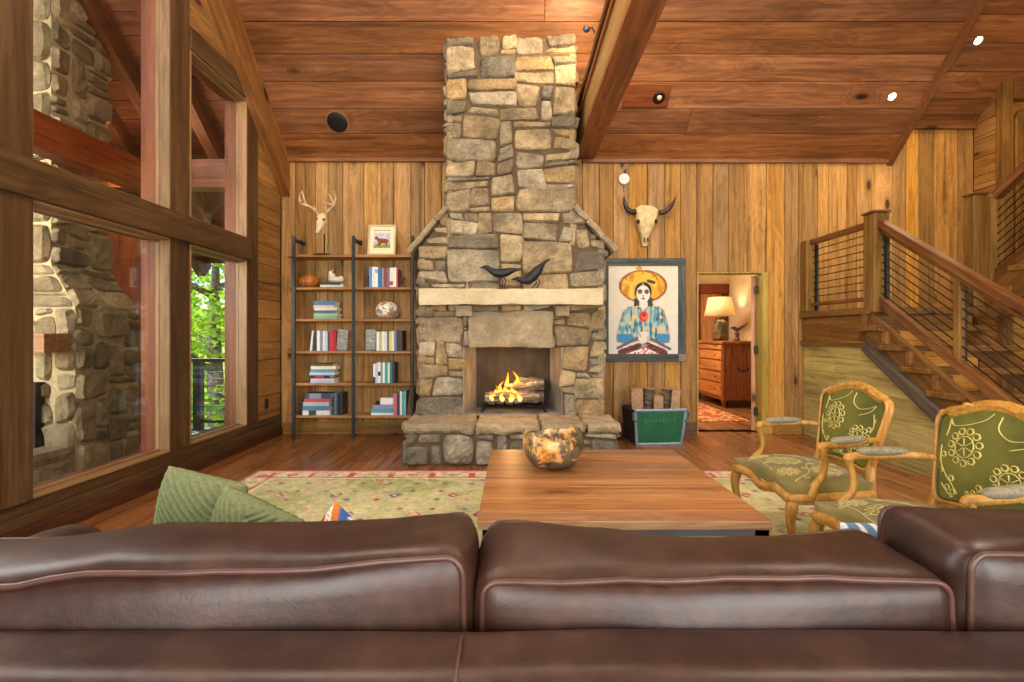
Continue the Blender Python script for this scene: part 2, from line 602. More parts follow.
# step between the two ceilings, its edge board, and the far slope
mb = MB().box(RX - .06, RX + .02, -.2, 4.1 * RT, -.34, .05)
struct(mb.build('trim_1', wood('slope_trim', '5e3418', '85522a', 'a2703f', 1, .5, .8), bevel=.006, M=slope_M(0, WY, CE)))
struct(MB().box(RX, 5.93, WY - .05, WY, 3.90, 4.03).build('trim_2', W_CEIL, bevel=.006))
struct(MB().box(.9, RX, WY - .035, WY, 3.47, 3.52).build('trim_3', W_CEIL, bevel=.006))
struct(MB().box(XL, -.6, WY - .035, WY, 3.485, 3.53).build('trim_4', W_CEIL, bevel=.006))
mb = MB()
mb.add([(XL - .3, 2.25, CE + 3.95), (XR + .2, 2.25, CE + 4.4), (XR + .2, YB - .3, CE + .3), (XL - .3, YB - .3, CE + .3)], [(0, 3, 2, 1)])
struct(mb.build('ceiling', W_CEIL, solid=.08))
# ---- wall behind the camera: a gable with openings added for the daylight fills
mb = MB()
for a, b, c, d in ((XL - .3, -2.2, 0, 3.9), (-.2, .6, 0, 3.9), (3.0, 4.0, 0, 3.9), (6.4, XR + .2, 0, 3.9), (-2.2, -.2, 0, .5), (.6, 3.0, 0, .5), (4.0, 6.4, 0, .5),
                   (-2.2, -.2, 2.9, 3.9), (.6, 3.0, 2.9, 3.9), (4.0, 6.4, 2.9, 3.9)):
    mb.box(a, b, YB - .2, YB, c, d)
struct(mb.build('wall_front', W_WALLX))
mb = MB()
for k, (y0, y1) in enumerate(((YB - .2, 5.85),)):
    for z in range(0, 24):
        mb.box(XR, XR + .1, y0, y1, z * .35, z * .35 + .345)
struct(mb.build('wall_right', W_WALLY, bevel=.004, seg=1))

# short return wall beside the stairs, the wall that faces the camera there, and its timber doorway
mb = MB()
z = 0
while z < 4.6:
    h = random.uniform(.16, .26)
    y0 = max(5.85, WY - max(0, (z + .44 * 0 - 3.95)))
    mb.box(5.92, 5.95, 5.85, WY, z + .003, z + h - .003)
    z += h
mb.box(5.945, 6.0, 5.87, WY, 0, 4.7, 1)
struct(mb.build('wall_stair', [W_WALLY, DARKGAP], bevel=.004, seg=1))
mb = MB()
mb.box(5.9, 6.02, 5.80, 5.9, 0, 4.45)
struct(mb.build('trim_5', wood('stair_corner_post', '4c3012', '74501f', '8e6834', 2, .5, .9), bevel=.008))
struct(MB().box(6.02, XR, 5.78, 5.9, 4.1, 4.42).build('trim_6', wood('stair_header', '4e2c12', '744822', '905f32', 0, .5, .9), bevel=.01))
mb = MB()
pts = [(6.02, 4.1), (XR, 4.1), (XR, 0), (6.02, 0)]
mb.box(6.02, XR, 5.88, 5.94, 0, 4.15)
struct(mb.build('wall_stair', W_WALLX))
dd = sempty('door_2')
arch = MB()
pl = [(6.05, 1.6), (6.05, 3.86), (6.12, 3.98), (6.3, 4.06), (6.75, 4.08), (6.75, 1.6), (6.66, 1.6), (6.66, 3.96), (6.33, 3.95), (6.2, 3.9), (6.14, 3.78), (6.14, 1.6)]
arch.prism(pl, lambda a, b, s: (a, 5.8 + .08 * s, b))
arch.build('door_frame', W_STAIRZ, dd, bevel=.008)
mb = MB()
for i in range(4): mb.box(6.14 + i * .13, 6.265 + i * .13, 5.85, 5.878, 1.6, 3.97)
mb.build('door_leaf', wood('red_door', '4a200c', '7d3f1a', '9b5a2c', 2), dd, bevel=.006)
struct(MB().box(5.99, XR + .1, 5.945, WY + .03, 0, 4.7).build('wall_stair', DARKGAP))
# upper end of the raised bay
mb = MB()
for z in range(0, 12): mb.box(5.95, XR + .1, 5.94, 6.0, 4.1 + z * .2, 4.29 + z * .2)
struct(mb.build('wall_stair', W_WALLX))

# ---- window wall (left)
Y0, Y1, Y2, Y3, Y4 = 2.973, 4.186, 4.446, 5.40, 5.636
SZ, BZ0, BZ1, HZ0, HZ1 = .255, 2.107, 2.345, 3.894, 4.10
mb = MB()
mb.box(XL - TH, XL, YB, WY, .10, .178)
mb.box(XL - TH, XL, YB, WY, .18, SZ)
mb.box(XL - TH, XL - .001, YB, WY, -.1, .10)
struct(mb.build('wall_left', W_POSTY, bevel=.004, seg=1))
mb = MB()                                              # corner boards and the boards over the windows
z = SZ
while z < 3.6:
    h = random.uniform(.17, .3)
    mb.box(XL - .1, XL - random.uniform(.004, .012), Y4, WY, z + .002, z + h - .002)
    z += h
z = HZ1
while z < 7.2:
    h = random.uniform(.17, .26)
    mb.box(XL - .1, XL - random.uniform(.006, .014), 2.6 if z > 5.0 else Y2, WY - (z - CE) + .12, z + .002, z + h - .002)
    z += h
mb.box(XL - TH, XL - .09, Y4, WY + .1, SZ, 3.9)
struct(mb.build('wall_left', [W_WALLY], bevel=.004, seg=1))
struct(MB().box(XL, XL + .028, YB, WY - .02, 0, .10).build('baseboard_left', wood('dark_base_long', '2c170b', '4a2a16', '623c22', 1), bevel=.006))
k = 10
def ltrim(y0, y1, z0, z1, out=0.0, m=None):
    global k
    k += 1
    return struct(MB().box(XL - TH, XL + out, y0, y1, z0, z1).build('trim_%d' % k, m or W_POST, bevel=.008))
ltrim(2.55, Y0, SZ, BZ0 + .01, .02)                    # near post, below and above the beam
ltrim(2.55, Y0, BZ1 - .01, 7.1, .02)
ltrim(Y1, Y2, SZ, BZ0 + .01, .0)
ltrim(Y1, Y2, BZ1 - .01, 5.25, .0)
ltrim(Y3, Y4, SZ, 3.95, .004)
ltrim(YB, 1.0, SZ, 6.0, .0)
ltrim(YB, Y3 + .02, BZ0, BZ1, .045, W_POSTY)           # the long beam
ltrim(Y2 - .01, Y3 + .12, HZ0, HZ1, .02, W_POSTY)
ltrim(1.0, Y1 + .1, 5.0, 5.2, .01, W_POSTY)
# rake timber under the ceiling
M, L = frame_from((XL + .05, 6.45, CE - .25 - .235), (XL + .05, 2.3, CE - .25 - .235 + 4.15), (0, 1, 1))
struct(MB().box(0, L, -.065, .065, -.165, .165).build('trim_30', wood('rake_timber', '543216', '80532a', '9c6e3e', 0, .5, .8), bevel=.008, M=M))

def window(n, y0, y1, z0, z1):
    w = sempty('window_%d' % n, (XL, (y0 + y1) / 2, z0))
    hy, hz = (y1 - y0) / 2, z1 - z0
    t = .016
    a = MB()
    a.box(-.095, .004, -hy, hy, 0, t); a.box(-.095, .004, -hy, hy, hz - t, hz)
    a.box(-.112, -.08, -hy, hy, t, t + .018); a.box(-.112, -.08, -hy, hy, hz - t - .018, hz - t)
    a.build('window_frame', W_SILLY, w, bevel=.003)
    a = MB()
    a.box(-.095, .004, -hy, -hy + t, t, hz - t); a.box(-.095, .004, hy - t, hy, t, hz - t)
    a.box(-.112, -.08, hy - t - .006, hy - t, t, hz - t); a.box(-.112, -.08, -hy + t, -hy + t + .006, t, hz - t)
    a.build('window_frame', W_SILL, w, bevel=.003)
    a = MB()
    a.box(-.100, -.094, -hy + .012, hy - .012, .012, hz - .012)
    a.build('pane', GLASS, w)
    a = MB()
    e = .018
    a.box(-.24, -.112, -hy, -hy + e, 0, hz); a.box(-.24, -.112, hy - e, hy, 0, hz)
    a.build('outer_frame', W_EXT, w, bevel=.004)
    a = MB()
    a.box(-.24, -.112, -hy, hy, hz - e, hz)
    a.box(-.24, -.112, -hy, hy, 0, .014)
    a.build('outer_frame', W_EXTY, w, bevel=.004)
    return w
window(1, Y0, Y1, SZ, BZ0)
window(2, Y2, Y3, SZ, BZ0)
window(3, Y0, Y1, BZ1, 5.0)
window(4, Y2, Y3, BZ1, HZ0)
window(5, 1.0, 2.55, SZ, BZ0)  # this and the next: out-of-view windows added to bring in light
window(6, 1.0, 2.55, BZ1, 5.0)

# ---- the big tie beam across the room and the boards on its side
tb = sempty('ceiling_beam', (.925, 0, 3.52))
MB().box(0, 7.5, -.125, .125, 0, .05).build('beam_soffit', W_BEAM, tb, bevel=.005, M=frame_from((0, -1.3, 0), (0, 6.2, 0), (0, 0, 1))[0])
M = frame_from((0, -1.3, 0), (0, 6.2, 0), (0, 0, 1))[0]
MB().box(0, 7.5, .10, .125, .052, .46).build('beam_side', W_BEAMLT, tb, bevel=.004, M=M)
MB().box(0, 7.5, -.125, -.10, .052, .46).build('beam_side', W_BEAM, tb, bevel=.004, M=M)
MB().box(0, 7.5, -.15, .15, .462, .53).build('beam_cap', wood('beam_cap_timber', '3d2110', '64381a', '83512a', 0), tb, bevel=.006, M=M)
MB().box(0, 7.5, .126, .15, .33, .36).build('beam_moulding', W_BEAM, tb, bevel=.004, M=M)

# ---- doorway frame, the leaf swung into the bedroom, hinges
d1 = sempty('door_1', (DX0, WY, 0))
W = DX1 - DX0
mb = MB()
mb.box(0, .02, -.004, .15, 0, DZ); mb.box(.02, W - .04, -.004, .15, DZ - .02, DZ)
mb.build('door_frame', W_JAMB, d1, bevel=.004)
MB().box(W - .068, W + .012, -.012, .15, 0, DZ + .0).build('door_frame', W_JAMB, d1, bevel=.004)
leaf = MB()
for i in range(5): leaf.box(.006 + i * .16, .162 + i * .16, 0, .05, .012, DZ - .03)
lo = leaf.build('door_leaf', wood('door_board', '8a5c3c', 'b98a66', 'cfa684', 2, .5), d1, bevel=.004)
lo.location = (W - .075, .150, 0)
lo.rotation_euler = (0, 0, math.radians(57))
for z in (.27, 1.08, 1.86):
    h = MB().box(W - .10, W - .062, .1, .145, z - .05, z + .05)
    h.tube([(W - .085, .10, z - .055), (W - .085, .10, z + .055)], .012)
    h.build('hinge', METAL, d1, bevel=.003)

# ---- bedroom beyond the doorway
mb = MB()
x = 2.0
while x < 5.2:
    mb.box(x + .001, x + .149, WY + .14, 10.6, -.04, 0)
    x += .15
struct(mb.build('floor', W_FLOOR, bevel=.0015, seg=1))
struct(MB().box(2.0, 5.2, 10.2, 10.3, 0, 2.75).build('wall_bedroom_back', PLASTER))
struct(MB().box(4.55, 4.65, WY + .14, 10.2, 0, 2.75).build('wall_bedroom_right', PLASTER))
struct(MB().box(2.0, 2.1, WY + .14, 10.2, 0, 2.75).build('wall_bedroom_left', PLASTER))
struct(MB().box(2.0, 5.2, WY + .14, 10.3, 2.7, 2.8).build('ceiling_bedroom', PLASTER))
t7 = sempty('door_3', (4.08, 10.2, 0))
mb = MB(); mb.box(-.26, -.12, -.06, 0, 0, 2.14); mb.box(.32, .46, -.06, 0, 0, 2.14); mb.box(-.3, .5, -.08, 0, 2.14, 2.34)
mb.build('door_frame', wood('bedroom_frame', '4a1f0c', '7c3a18', '9c5428', 2), t7, bevel=.006)
MB().box(-.12, .32, -.03, 0, 0, 2.14).build('door_leaf', wood('bedroom_door', '7a4a26', 'a87244', 'c29060', 2), t7, bevel=.004)
mb = MB()
for i in range(24): mb.box(2.5, 3.55, 7.0 + i * .1, 7.098 + i * .1, .001, .012)
def rug_stripes():
    t = NT('bedroom_rug')
    tc = t.n('TexCoord')
    v = t.n('TexVoronoi', {'Vector': t.n('Mapping', {'Vector': tc.outputs['Object'], 'Scale': (7, 7, 1)}).outputs[0], 'Scale': 1.0}, distance='MANHATTAN')
    c = t.ramp(v.outputs['Distance'], [(0, lin4('7a2a18')), (.35, lin4('b4562e')), (.55, lin4('d8a868')), (.8, lin4('a04a28'))], 'CONSTANT')
    return t.bsdf(c, .95)
tag(MB().box(2.45, 3.5, 7.1, 9.4, .001, .012).build('bedroom_rug', rug_stripes(), bevel=.004), 'rust red patterned rug on the bedroom floor beyond the doorway', 'rug')

# ================================================================== outside
def stones(mb, u0, u1, v0, v1, mapf, seed=0, cell=.055, inside=None, gap=.008, jit=.35, depth=(.02, .05), res=.03, wmax=8, hmax=4, mi=0, amp=.012, rnd=.5, back=.05, wmin=2):
    """rubble / ashlar stones packed over the rectangle; mapf(u, v, d) -> 3D, d outwards"""
    rr = random.Random(seed)
    nu, nv = int(round((u1 - u0) / cell)), int(round((v1 - v0) / cell))
    cu, cv = (u1 - u0) / nu, (v1 - v0) / nv
    free = [[(inside is None or inside(u0 + (i + .5) * cu, v0 + (j + .5) * cv)) for i in range(nu)] for j in range(nv)]
    # jittered grid corners, shared by neighbours, so joints stay tight
    jx = [[(rr.uniform(-jit, jit) * cu if 0 < i < nu else 0) for i in range(nu + 1)] for j in range(nv + 1)]
    jy = [[(rr.uniform(-jit, jit) * cv if 0 < j < nv else 0) for i in range(nu + 1)] for j in range(nv + 1)]
    for j in range(nv):
        for i in range(nu):
            if not free[j][i]: continue
            big = rr.random() < .3
            w = rr.randint(max(wmin, wmax // 2), wmax) if big else rr.randint(wmin, max(wmin, wmax * 2 // 3))
            h = rr.randint(2, hmax) if big else rr.randint(1, max(1, hmax - 1))
            ww = 0
            while ww < w and i + ww < nu and free[j][i + ww]: ww += 1
            if i + ww < nu and free[j][i + ww] and (i + ww + 1 >= nu or not free[j][i + ww + 1]): ww += 1      # no slivers
            hh = 1
            while hh < h and j + hh < nv and all(free[j + hh][i + q] for q in range(ww)): hh += 1
            for b in range(hh):
                for a in range(ww): free[j + b][i + a] = False
            def corner(a, b):
                return (u0 + a * cu + jx[b][a], v0 + b * cv + jy[b][a])
            c00, c10, c11, c01 = corner(i, j), corner(i + ww, j), corner(i + ww, j + hh), corner(i, j + hh)
            W_, H_ = ww * cu, hh * cv
            nx, ny = max(4, int(W_ / res)), max(4, int(H_ / res))
            dd = rr.uniform(*depth)
            tu, tv = rr.uniform(-.012, .012), rr.uniform(-.012, .012)
            so = rr.uniform(0, 100)
            pr = min(.9, rnd * rr.uniform(.6, 1.3))
            vs, fs = [], []
            def wp(q):
                q = -1 + 2 * q
                return math.copysign(1 - (1 - abs(q)) ** 1.5, q)
            for b in range(ny + 1):
                for a in range(nx + 1):
                    s, t = wp(a / nx), wp(b / ny)
                    # pull corners in
                    k_ = 1 - .2 * pr * (abs(s) ** 3) * (abs(t) ** 3) + .035 * noise.noise(Vector((s * 1.7 + so, t * 1.7, so)))
                    s2, t2 = s * k_, t * k_
                    gs, gt = 1 - 2 * gap / W_, 1 - 2 * gap / H_
                    p, q = (s2 * gs + 1) / 2, (t2 * gt + 1) / 2
                    uu = (c00[0] * (1 - p) + c10[0] * p) * (1 - q) + (c01[0] * (1 - p) + c11[0] * p) * q
                    vv = (c00[1] * (1 - p) + c10[1] * p) * (1 - q) + (c01[1] * (1 - p) + c11[1] * p) * q
                    e = min((1 - abs(s)) * W_ / 2, (1 - abs(t)) * H_ / 2)
                    edge = max(abs(s), abs(t)) > .999
                    n_ = noise.noise(Vector((uu * 8 + so, vv * 8, so))) + .55 * abs(noise.noise(Vector((uu * 15, vv * 17 + so, so)))) * 2 - .5 + .45 * noise.noise(Vector((uu * 34, vv * 34 + so, so)))
                    ed = min(1, e / (.028 * (.5 + pr)))
                    d = (dd + s * tu + t * tv) * (ed * (2 - ed)) ** .6 + amp * n_ * (0 if edge else 1)
                    if edge:
                        d = -.004
                        wob = .25 * gap * noise.noise(Vector((uu * 20 + so, vv * 20, 0)))
                        uu += wob * 2; vv += wob * 2
                    vs.append(mapf(uu, vv, d))
            for b in range(ny):
                for a in range(nx):
                    o_ = b * (nx + 1) + a
                    fs.append((o_, o_ + 1, o_ + nx + 2, o_ + nx + 1))
            ring = [a for a in range(nx + 1)] + [(b + 1) * (nx + 1) + nx for b in range(ny)] + [ny * (nx + 1) + a for a in range(nx - 1, -1, -1)] + [b * (nx + 1) for b in range(ny - 1, 0, -1)]
            base = len(vs)
            # skirt back into the wall: recompute by moving along -d
            for q in ring:
                vs.append(None)
            o3 = mapf(0, 0, 0); dn = mapf(0, 0, -back) - o3
            for k2, q in enumerate(ring): vs[base + k2] = vs[q] + dn
            m_ = len(ring)
            for k2 in range(m_):
                fs.append((ring[k2], base + k2, base + (k2 + 1) % m_, ring[(k2 + 1) % m_]))
            mb.add(vs, fs, mi)

ST_OUT = stone_mat('porch_stone', ['6d5e48', '9a8462', '806c4e', 'b09a74', '8e7652', '6e5c42'], .9, .55)
ST_OUTM = plain('porch_mortar', 'a8946c', .95, 0, .15, 30, .6)
mb = MB()
for i in range(34):
    x = -7.6 + i * .14
    if x < XL - TH - .05: mb.box(x, x + .134, -1.0, 7.3, -.14, -.10)
mb.box(-7.6, XL - TH, -1.0, 7.3, -.3, -.15, 1)
struct(mb.build('porch_floor', [W_DECK, DARKGAP], bevel=.003, seg=1))
# stone chimney of the porch
pf = thing('porch_fireplace', 'tall rough stone outdoor fireplace standing on the porch beyond the windows', 'fireplace', (-4.6, 4.7, -.1))
B = Vector((-4.6, 4.7, -.1))
bx0, bx1, by0, by1, bz = -6.2, -3.9, 4.32, 5.07, 1.52       # body
sx0, sx1, sy0, sy1, sz0 = -5.85, -4.25, 4.46, 5.12, 1.92    # stack
mb = MB()
def loc_(x, y, z): return Vector((x, y, z)) - B
def bodyprism(ins):
    mb.box(bx0 + ins - B.x, bx1 - ins - B.x, by0 + ins - B.y, by1 - ins - B.y, 0, bz + .1, 1)
    mb.box(sx0 + ins - B.x, sx1 - ins - B.x, sy0 + ins - B.y, sy1 - ins - B.y, 1.5, 6.0, 1)
    mb.add([loc_(bx0 + ins, by0 + ins, bz), loc_(bx1 - ins, by0 + ins, bz), loc_(bx1 - ins, by1 - ins, bz), loc_(bx0 + ins, by1 - ins, bz),
            loc_(sx0 + ins, sy0 + ins, sz0), loc_(sx1 - ins, sy0 + ins, sz0), loc_(sx1 - ins, sy1 - ins, sz0), loc_(sx0 + ins, sy1 - ins, sz0)],
           [(0, 1, 5, 4), (1, 2, 6, 5), (2, 3, 7, 6), (3, 0, 4, 7)], 1)
bodyprism(.012)
kw = dict(cell=.095, gap=.011, jit=.42, depth=(.02, .05), res=.05, wmax=5, hmax=4, rnd=1.1, amp=.016, wmin=2)
stones(mb, bx0, bx1, -.1, bz, lambda u, v, d: loc_(u, by0 - d, v), 11, inside=lambda u, v: not (-5.6 < u < -4.5 and v < .95), **kw)
stones(mb, by0, by1, -.1, bz, lambda u, v, d: loc_(bx1 + d, u, v), 12, **kw)
stones(mb, sx0, sx1, sz0, 5.4, lambda u, v, d: loc_(u, sy0 - d, v), 13, **kw)
stones(mb, sy0, sy1, sz0, 5.4, lambda u, v, d: loc_(sx1 + d, u, v), 14, **kw)
def sh_side(u, v, d):       # sloping shoulder towards the house; v 0..1
    t = v
    y = (by0 + (sy0 - by0) * t) + (u) * ((by1 - by0) * (1 - t) + (sy1 - sy0) * t)
    return loc_(bx1 + (sx1 - bx1) * t + d * .7, y, bz + (sz0 - bz) * t + d * .7)
stones(mb, 0, 1, 0, 1, sh_side, 15, cell=.2, gap=.012, depth=(.01, .03), res=.05, wmax=4, hmax=3, rnd=.6)
def sh_front(u, v, d):
    t = v
    x = (bx0 + (sx0 - bx0) * t) + u * ((bx1 - bx0) * (1 - t) + (sx1 - sx0) * t)
    return loc_(x, by0 + (sy0 - by0) * t - d * .9, bz + (sz0 - bz) * t + d * .4)
stones(mb, 0, 1, 0, 1, sh_front, 16, cell=.13, gap=.01, depth=(.01, .03), res=.05, wmax=4, hmax=3, rnd=.6)
mb.build('stonework', [ST_OUT, ST_OUTM], pf, smooth=False)
MB().box(-.95, .42, -.08 - .38, -.02 - .38 + .06, 0, .95).build('firebox', plain('soot', '17130f', .95), pf)
MB().rough(-1.3, .66, -.62, -.35, 1.22, 1.38, .012, .08, 2).build('mantel', wood('porch_mantel', '8a5a34', 'b27a4c', 'c89468', 0), pf)
mb = MB()
mb.rough(bx0 + 4.6, bx1 + 4.6, -.98, -.36, .28, .38, .018, .08, 4)
stones(mb, bx0, bx1, -.1, .18, lambda u, v, d: loc_(u, 3.76 - d, v), 17, cell=.09, gap=.008, depth=(.02, .04), res=.05, wmax=6, hmax=2)
stones(mb, 3.76, by0, -.1, .18, lambda u, v, d: loc_(bx1 + d - .02, u, v), 18, cell=.09, gap=.008, depth=(.02, .04), res=.05, wmax=6, hmax=2)
mb.box(bx0 + 4.62, bx1 + 4.56, -.92, -.36, 0, .28, 1)
mb.build('hearth', [ST_OUT, ST_OUTM], pf)

# porch roof and its timbers
zr = lambda y: 4.0 + .9 * (5.6 - y)
mb = MB()
sl = math.sqrt(1 + .81)
for i in range(26):
    mb.box(-7.7, XL - TH - .02, i * .22 + .003, i * .22 + .217, 0, .03)
mb.box(-7.7, XL - TH - .02, 0, 5.72, -.05, -.001)
M = Matrix(((1, 0, 0), (0, -1 / sl, -.9 / sl), (0, .9 / sl, -1 / sl))).to_4x4()
M.translation = (0, 7.4, zr(7.4))
pr = struct(mb.build('porch_roof', W_EXTX, bevel=.004, seg=1, M=M))
for i, xx in enumerate((-5.75, -5.22, -4.70, -4.19, -3.65)):
    struct(bar('porch_rafter', (xx, 7.4, zr(7.4) - .13), (xx, 2.5, zr(2.5) - .13), .13, .25, W_EXTX, up=(0, .9, 1)))
struct(bar('porch_beam', (-4.02, 1.0, 2.98), (-4.02, 5.7, 2.98), .2, .3, wood('porch_beam_long', '4a1c0a', '7a3312', '9a4a20', 0)))
struct(bar('porch_beam', (-6.8, 5.62, 3.12), (-3.22, 5.62, 3.12), .2, .32, W_EXTX))
struct(bar('porch_beam', (-7.2, 7.1, 2.62), (-3.2, 7.1, 2.62), .2, .3, W_EXTX))
mb = MB().box(-4.98, -4.6, 5.85, 6.2, -.1, 3.0)
struct(mb.build('porch_post', W_EXT, bevel=.01))
struct(MB().box(-3.95, -3.6, 7.0, 7.2, -.1, 2.46).build('porch_post', W_EXT, bevel=.01))

rl = thing('porch_railing', 'dark metal cable railing along the far edge of the porch', 'railing', (-5.0, 7.02, -.1))
for xx in (-1.7, -.55 + 1.0, 1.5): MB().box(xx - .055, xx + .055, -.05, .05, 0, .98).build('railing_post', METAL, rl, bevel=.005)
MB().box(-2.4, 1.8, -.06, .06, .98, 1.03).build('top_rail', METAL, rl, bevel=.005)
MB().box(-2.4, 1.8, -.03, .03, .10, .14).build('bottom_rail', METAL, rl, bevel=.005)
for i in range(7): MB().tube([(-2.4, 0, .23 + i * .1), (1.8, 0, .23 + i * .1)], .006).build('cable', METAL, rl)

# ground, trees
def grass():
    t = NT('hillside')
    tc = t.n('TexCoord')
    ns = t.n('TexNoise', {'Vector': tc.outputs['Object'], 'Scale': 1.4, 'Detail': 8})
    return t.bsdf(t.ramp(ns.outputs[0], [(.3, lin4('4a5a1e')), (.55, lin4('7f9a34')), (.75, lin4('a8b850'))]), .95)
mb = MB()
N_ = 24
mb.add([(-34 + 36 * i / N_, 7.6 + 26 * j / N_, -2.4 + 4.5 * (j / N_) ** 1.3 + .5 * nz((i, j, 0), .3)) for j in range(N_ + 1) for i in range(N_ + 1)],
       [(j * (N_ + 1) + i, j * (N_ + 1) + i + 1, (j + 1) * (N_ + 1) + i + 1, (j + 1) * (N_ + 1) + i) for j in range(N_) for i in range(N_)])
struct(mb.build('ground', grass(), smooth=True))
def leaf_mat(name, c1, c2):
    t = NT(name)
    geo = t.n('NewGeometry')
    c = t.ramp(geo.outputs['Random Per Island'], [(0, lin4(c1)), (1, lin4(c2))])
    d = t.n('BsdfDiffuse', {0: c})
    r = t.n('BsdfTranslucent', {0: c})
    mx = t.n('MixShader', {0: .55, 1: d.outputs[0], 2: r.outputs[0]})
    t.t.links.new(mx.outputs[0], t.out.inputs[0])
    return t.m
LEAF = leaf_mat('leaf_bright', '7fae28', 'c4e050')
LEAF2 = leaf_mat('leaf_mid', '5f9020', 'a4cc38')
BARK = plain('bark', '6b6258', .95, 0, .4, 14, 1.0)
def tree(x, y, zb, hgt, rad, n, seed, label, lm):
    rr = random.Random(seed)
    t = thing('tree', label, 'tree', (x, y, zb), 0, 'trees beyond the porch')
    tr = MB().tube([(0, 0, 0), (.05, .02, hgt * .3), (-.05, .05, hgt * .6), (.05, 0, hgt * .9)], [.22, .18, .13, .04], 9)
    for q in range(7):
        a, z = rr.uniform(0, 6.28), hgt * rr.uniform(.35, .8)
        tr.tube([(0, 0, z), (math.cos(a) * rad * .4, math.sin(a) * rad * .4, z + .4), (math.cos(a) * rad * .8, math.sin(a) * rad * .8, z + .6)], [.07, .05, .02], 6)
    tr.build('trunk', BARK, t, smooth=True)
    vs, fs = [], []
    cl = []
    for q in range(46):
        a, b = rr.uniform(0, 6.28), rr.uniform(-.9, 1.0)
        r_ = rad * rr.uniform(.3, 1.0) * math.sqrt(max(.05, 1 - b * b))
        cl.append((math.cos(a) * r_, math.sin(a) * r_, hgt * .58 + b * hgt * .42))
    for q in range(n):
        c = cl[q % len(cl)]
        p = Vector((c[0] + rr.gauss(0, .33), c[1] + rr.gauss(0, .33), c[2] + rr.gauss(0, .26)))
        s = rr.uniform(.06, .12)
        u = Vector((rr.gauss(0, 1), rr.gauss(0, 1), rr.gauss(0, .6))).normalized()
        w = u.cross(Vector((rr.gauss(0, 1), rr.gauss(0, 1), rr.gauss(0, 1)))).normalized()
        i0 = len(vs)
        vs += [p - u * s, p + w * s * .55, p + u * s, p - w * s * .55]
        fs.append((i0, i0 + 1, i0 + 2, i0 + 3))
    MB().add(vs, fs).build('crown', lm, t)
tree(-6.15, 10.0, -2.6, 6.6, 2.0, 5200, 1, 'leafy green tree with a grey trunk seen through the small lower window', LEAF)
tree(-10.2, 14.5, -1.6, 7.5, 2.2, 4200, 2, 'bright green tree farther down the slope behind the grey-trunked tree', LEAF2)
tree(-5.6, 15.4, -1.3, 8.0, 2.2, 4200, 3, 'pale green tree behind the far end of the porch railing', LEAF)
tree(-11.4, 9.4, -2.2, 7.0, 2.0, 3600, 4, 'green tree beside the porch glimpsed past the stone outdoor chimney', LEAF2)
# ================================================================== stone fireplace
ST_IN = stone_mat('fieldstone', ['8d7b60', 'b09872', '7a7264', 'bb9d6a', '93876e', 'c2aa80', '6f685c', 'a98c60', '9c9078', 'b7a88c', '857660'], .85, .62, '5f5844', 1.0)
ST_MORT = plain('dark_joint', '5c4b35', .95, 0, .2, 30, .5)
ST_LT = stone_mat('pale_sandstone', ['c9bb9c', 'c0b08c', 'd2c6aa'], .8, .2, 'b09a72', .5)
ST_GREY = stone_mat('grey_sandstone', ['a59274', '98876c', 'b09c7c'], .85, .42, '7d7058', .9)
FY = 5.235
fp = thing('fireplace', 'tall tapering fieldstone fireplace with burning firebox against the board wall', 'fireplace', (0, FY, 0))
BXL, BXR, SXL, SXR, SH0, SH1 = -1.02, 1.01, -.72, .70, 2.216, 2.60
OX0, OX1, OZ0, OZ1 = -.527, .543, .41, 1.141
def L_(x, y, z): return Vector((x, y - FY, z))
mb = MB()
def in_front(u, v):
    if OX0 - .0 < u < OX1 + .0 and v < OZ1: return False
    if -.42 < u < .41 and OZ1 <= v < 1.52 - .02: return False           # lintel stone
    if v > SH0:
        t = min(1, (v - SH0) / (SH1 - SH0))
        return BXL + (SXL - BXL) * t < u < BXR + (SXR - BXR) * t
    return True
CI = .02
# backing
mb.box(BXL + CI, OX0, CI, .98, 0, SH0, 1); mb.box(OX1, BXR - CI, CI, .98, 0, SH0, 1); mb.box(OX0, OX1, CI, .955, OZ1, SH0, 1)
mb.box(OX0, OX1, .62, .955, 0, OZ1, 1); mb.box(OX0, OX1, CI, .62, 0, OZ0 - .01, 1)
mb.box(SXL + CI, SXR - CI, CI, .955, SH1, 4.75, 1)
mb.prism([(BXL + CI, SH0), (BXR - CI, SH0), (SXR - CI, SH1), (SXL + CI, SH1)], lambda a, b, s: (a, CI + s * .93, b), 1)
kw = dict(cell=.082, gap=.003, jit=.46, depth=(.022, .055), res=.02, wmax=8, hmax=4, rnd=.4, amp=.016, wmin=2)
stones(mb, BXL, BXR, .38, SH1, lambda u, v, d: L_(u, FY + CI - d, v), 21, inside=lambda u, v: in_front(u, v) and v <= SH1, **kw)
stones(mb, SXL, SXR, SH1, 4.62, lambda u, v, d: L_(u, FY + CI - d, v), 38, **kw)
kw2 = dict(kw, res=.05)
stones(mb, FY, FY + .955, 0, SH0, lambda u, v, d: L_(BXR - CI + d, u, v), 23, **kw2)
stones(mb, FY, FY + .955, 0, SH0, lambda u, v, d: L_(BXL + CI - d, FY + .955 - (u - FY), v), 24, **kw2)
stones(mb, FY, FY + .955, SH0, 4.5, lambda u, v, d: L_(SXR - CI + d, u, v), 25, **kw2)
stones(mb, FY, FY + .955, SH0, 4.5, lambda u, v, d: L_(SXL + CI - d, FY + .955 - (u - FY), v), 26, **kw2)
mb.build('chimney_stonework', [ST_IN, ST_MORT], fp)
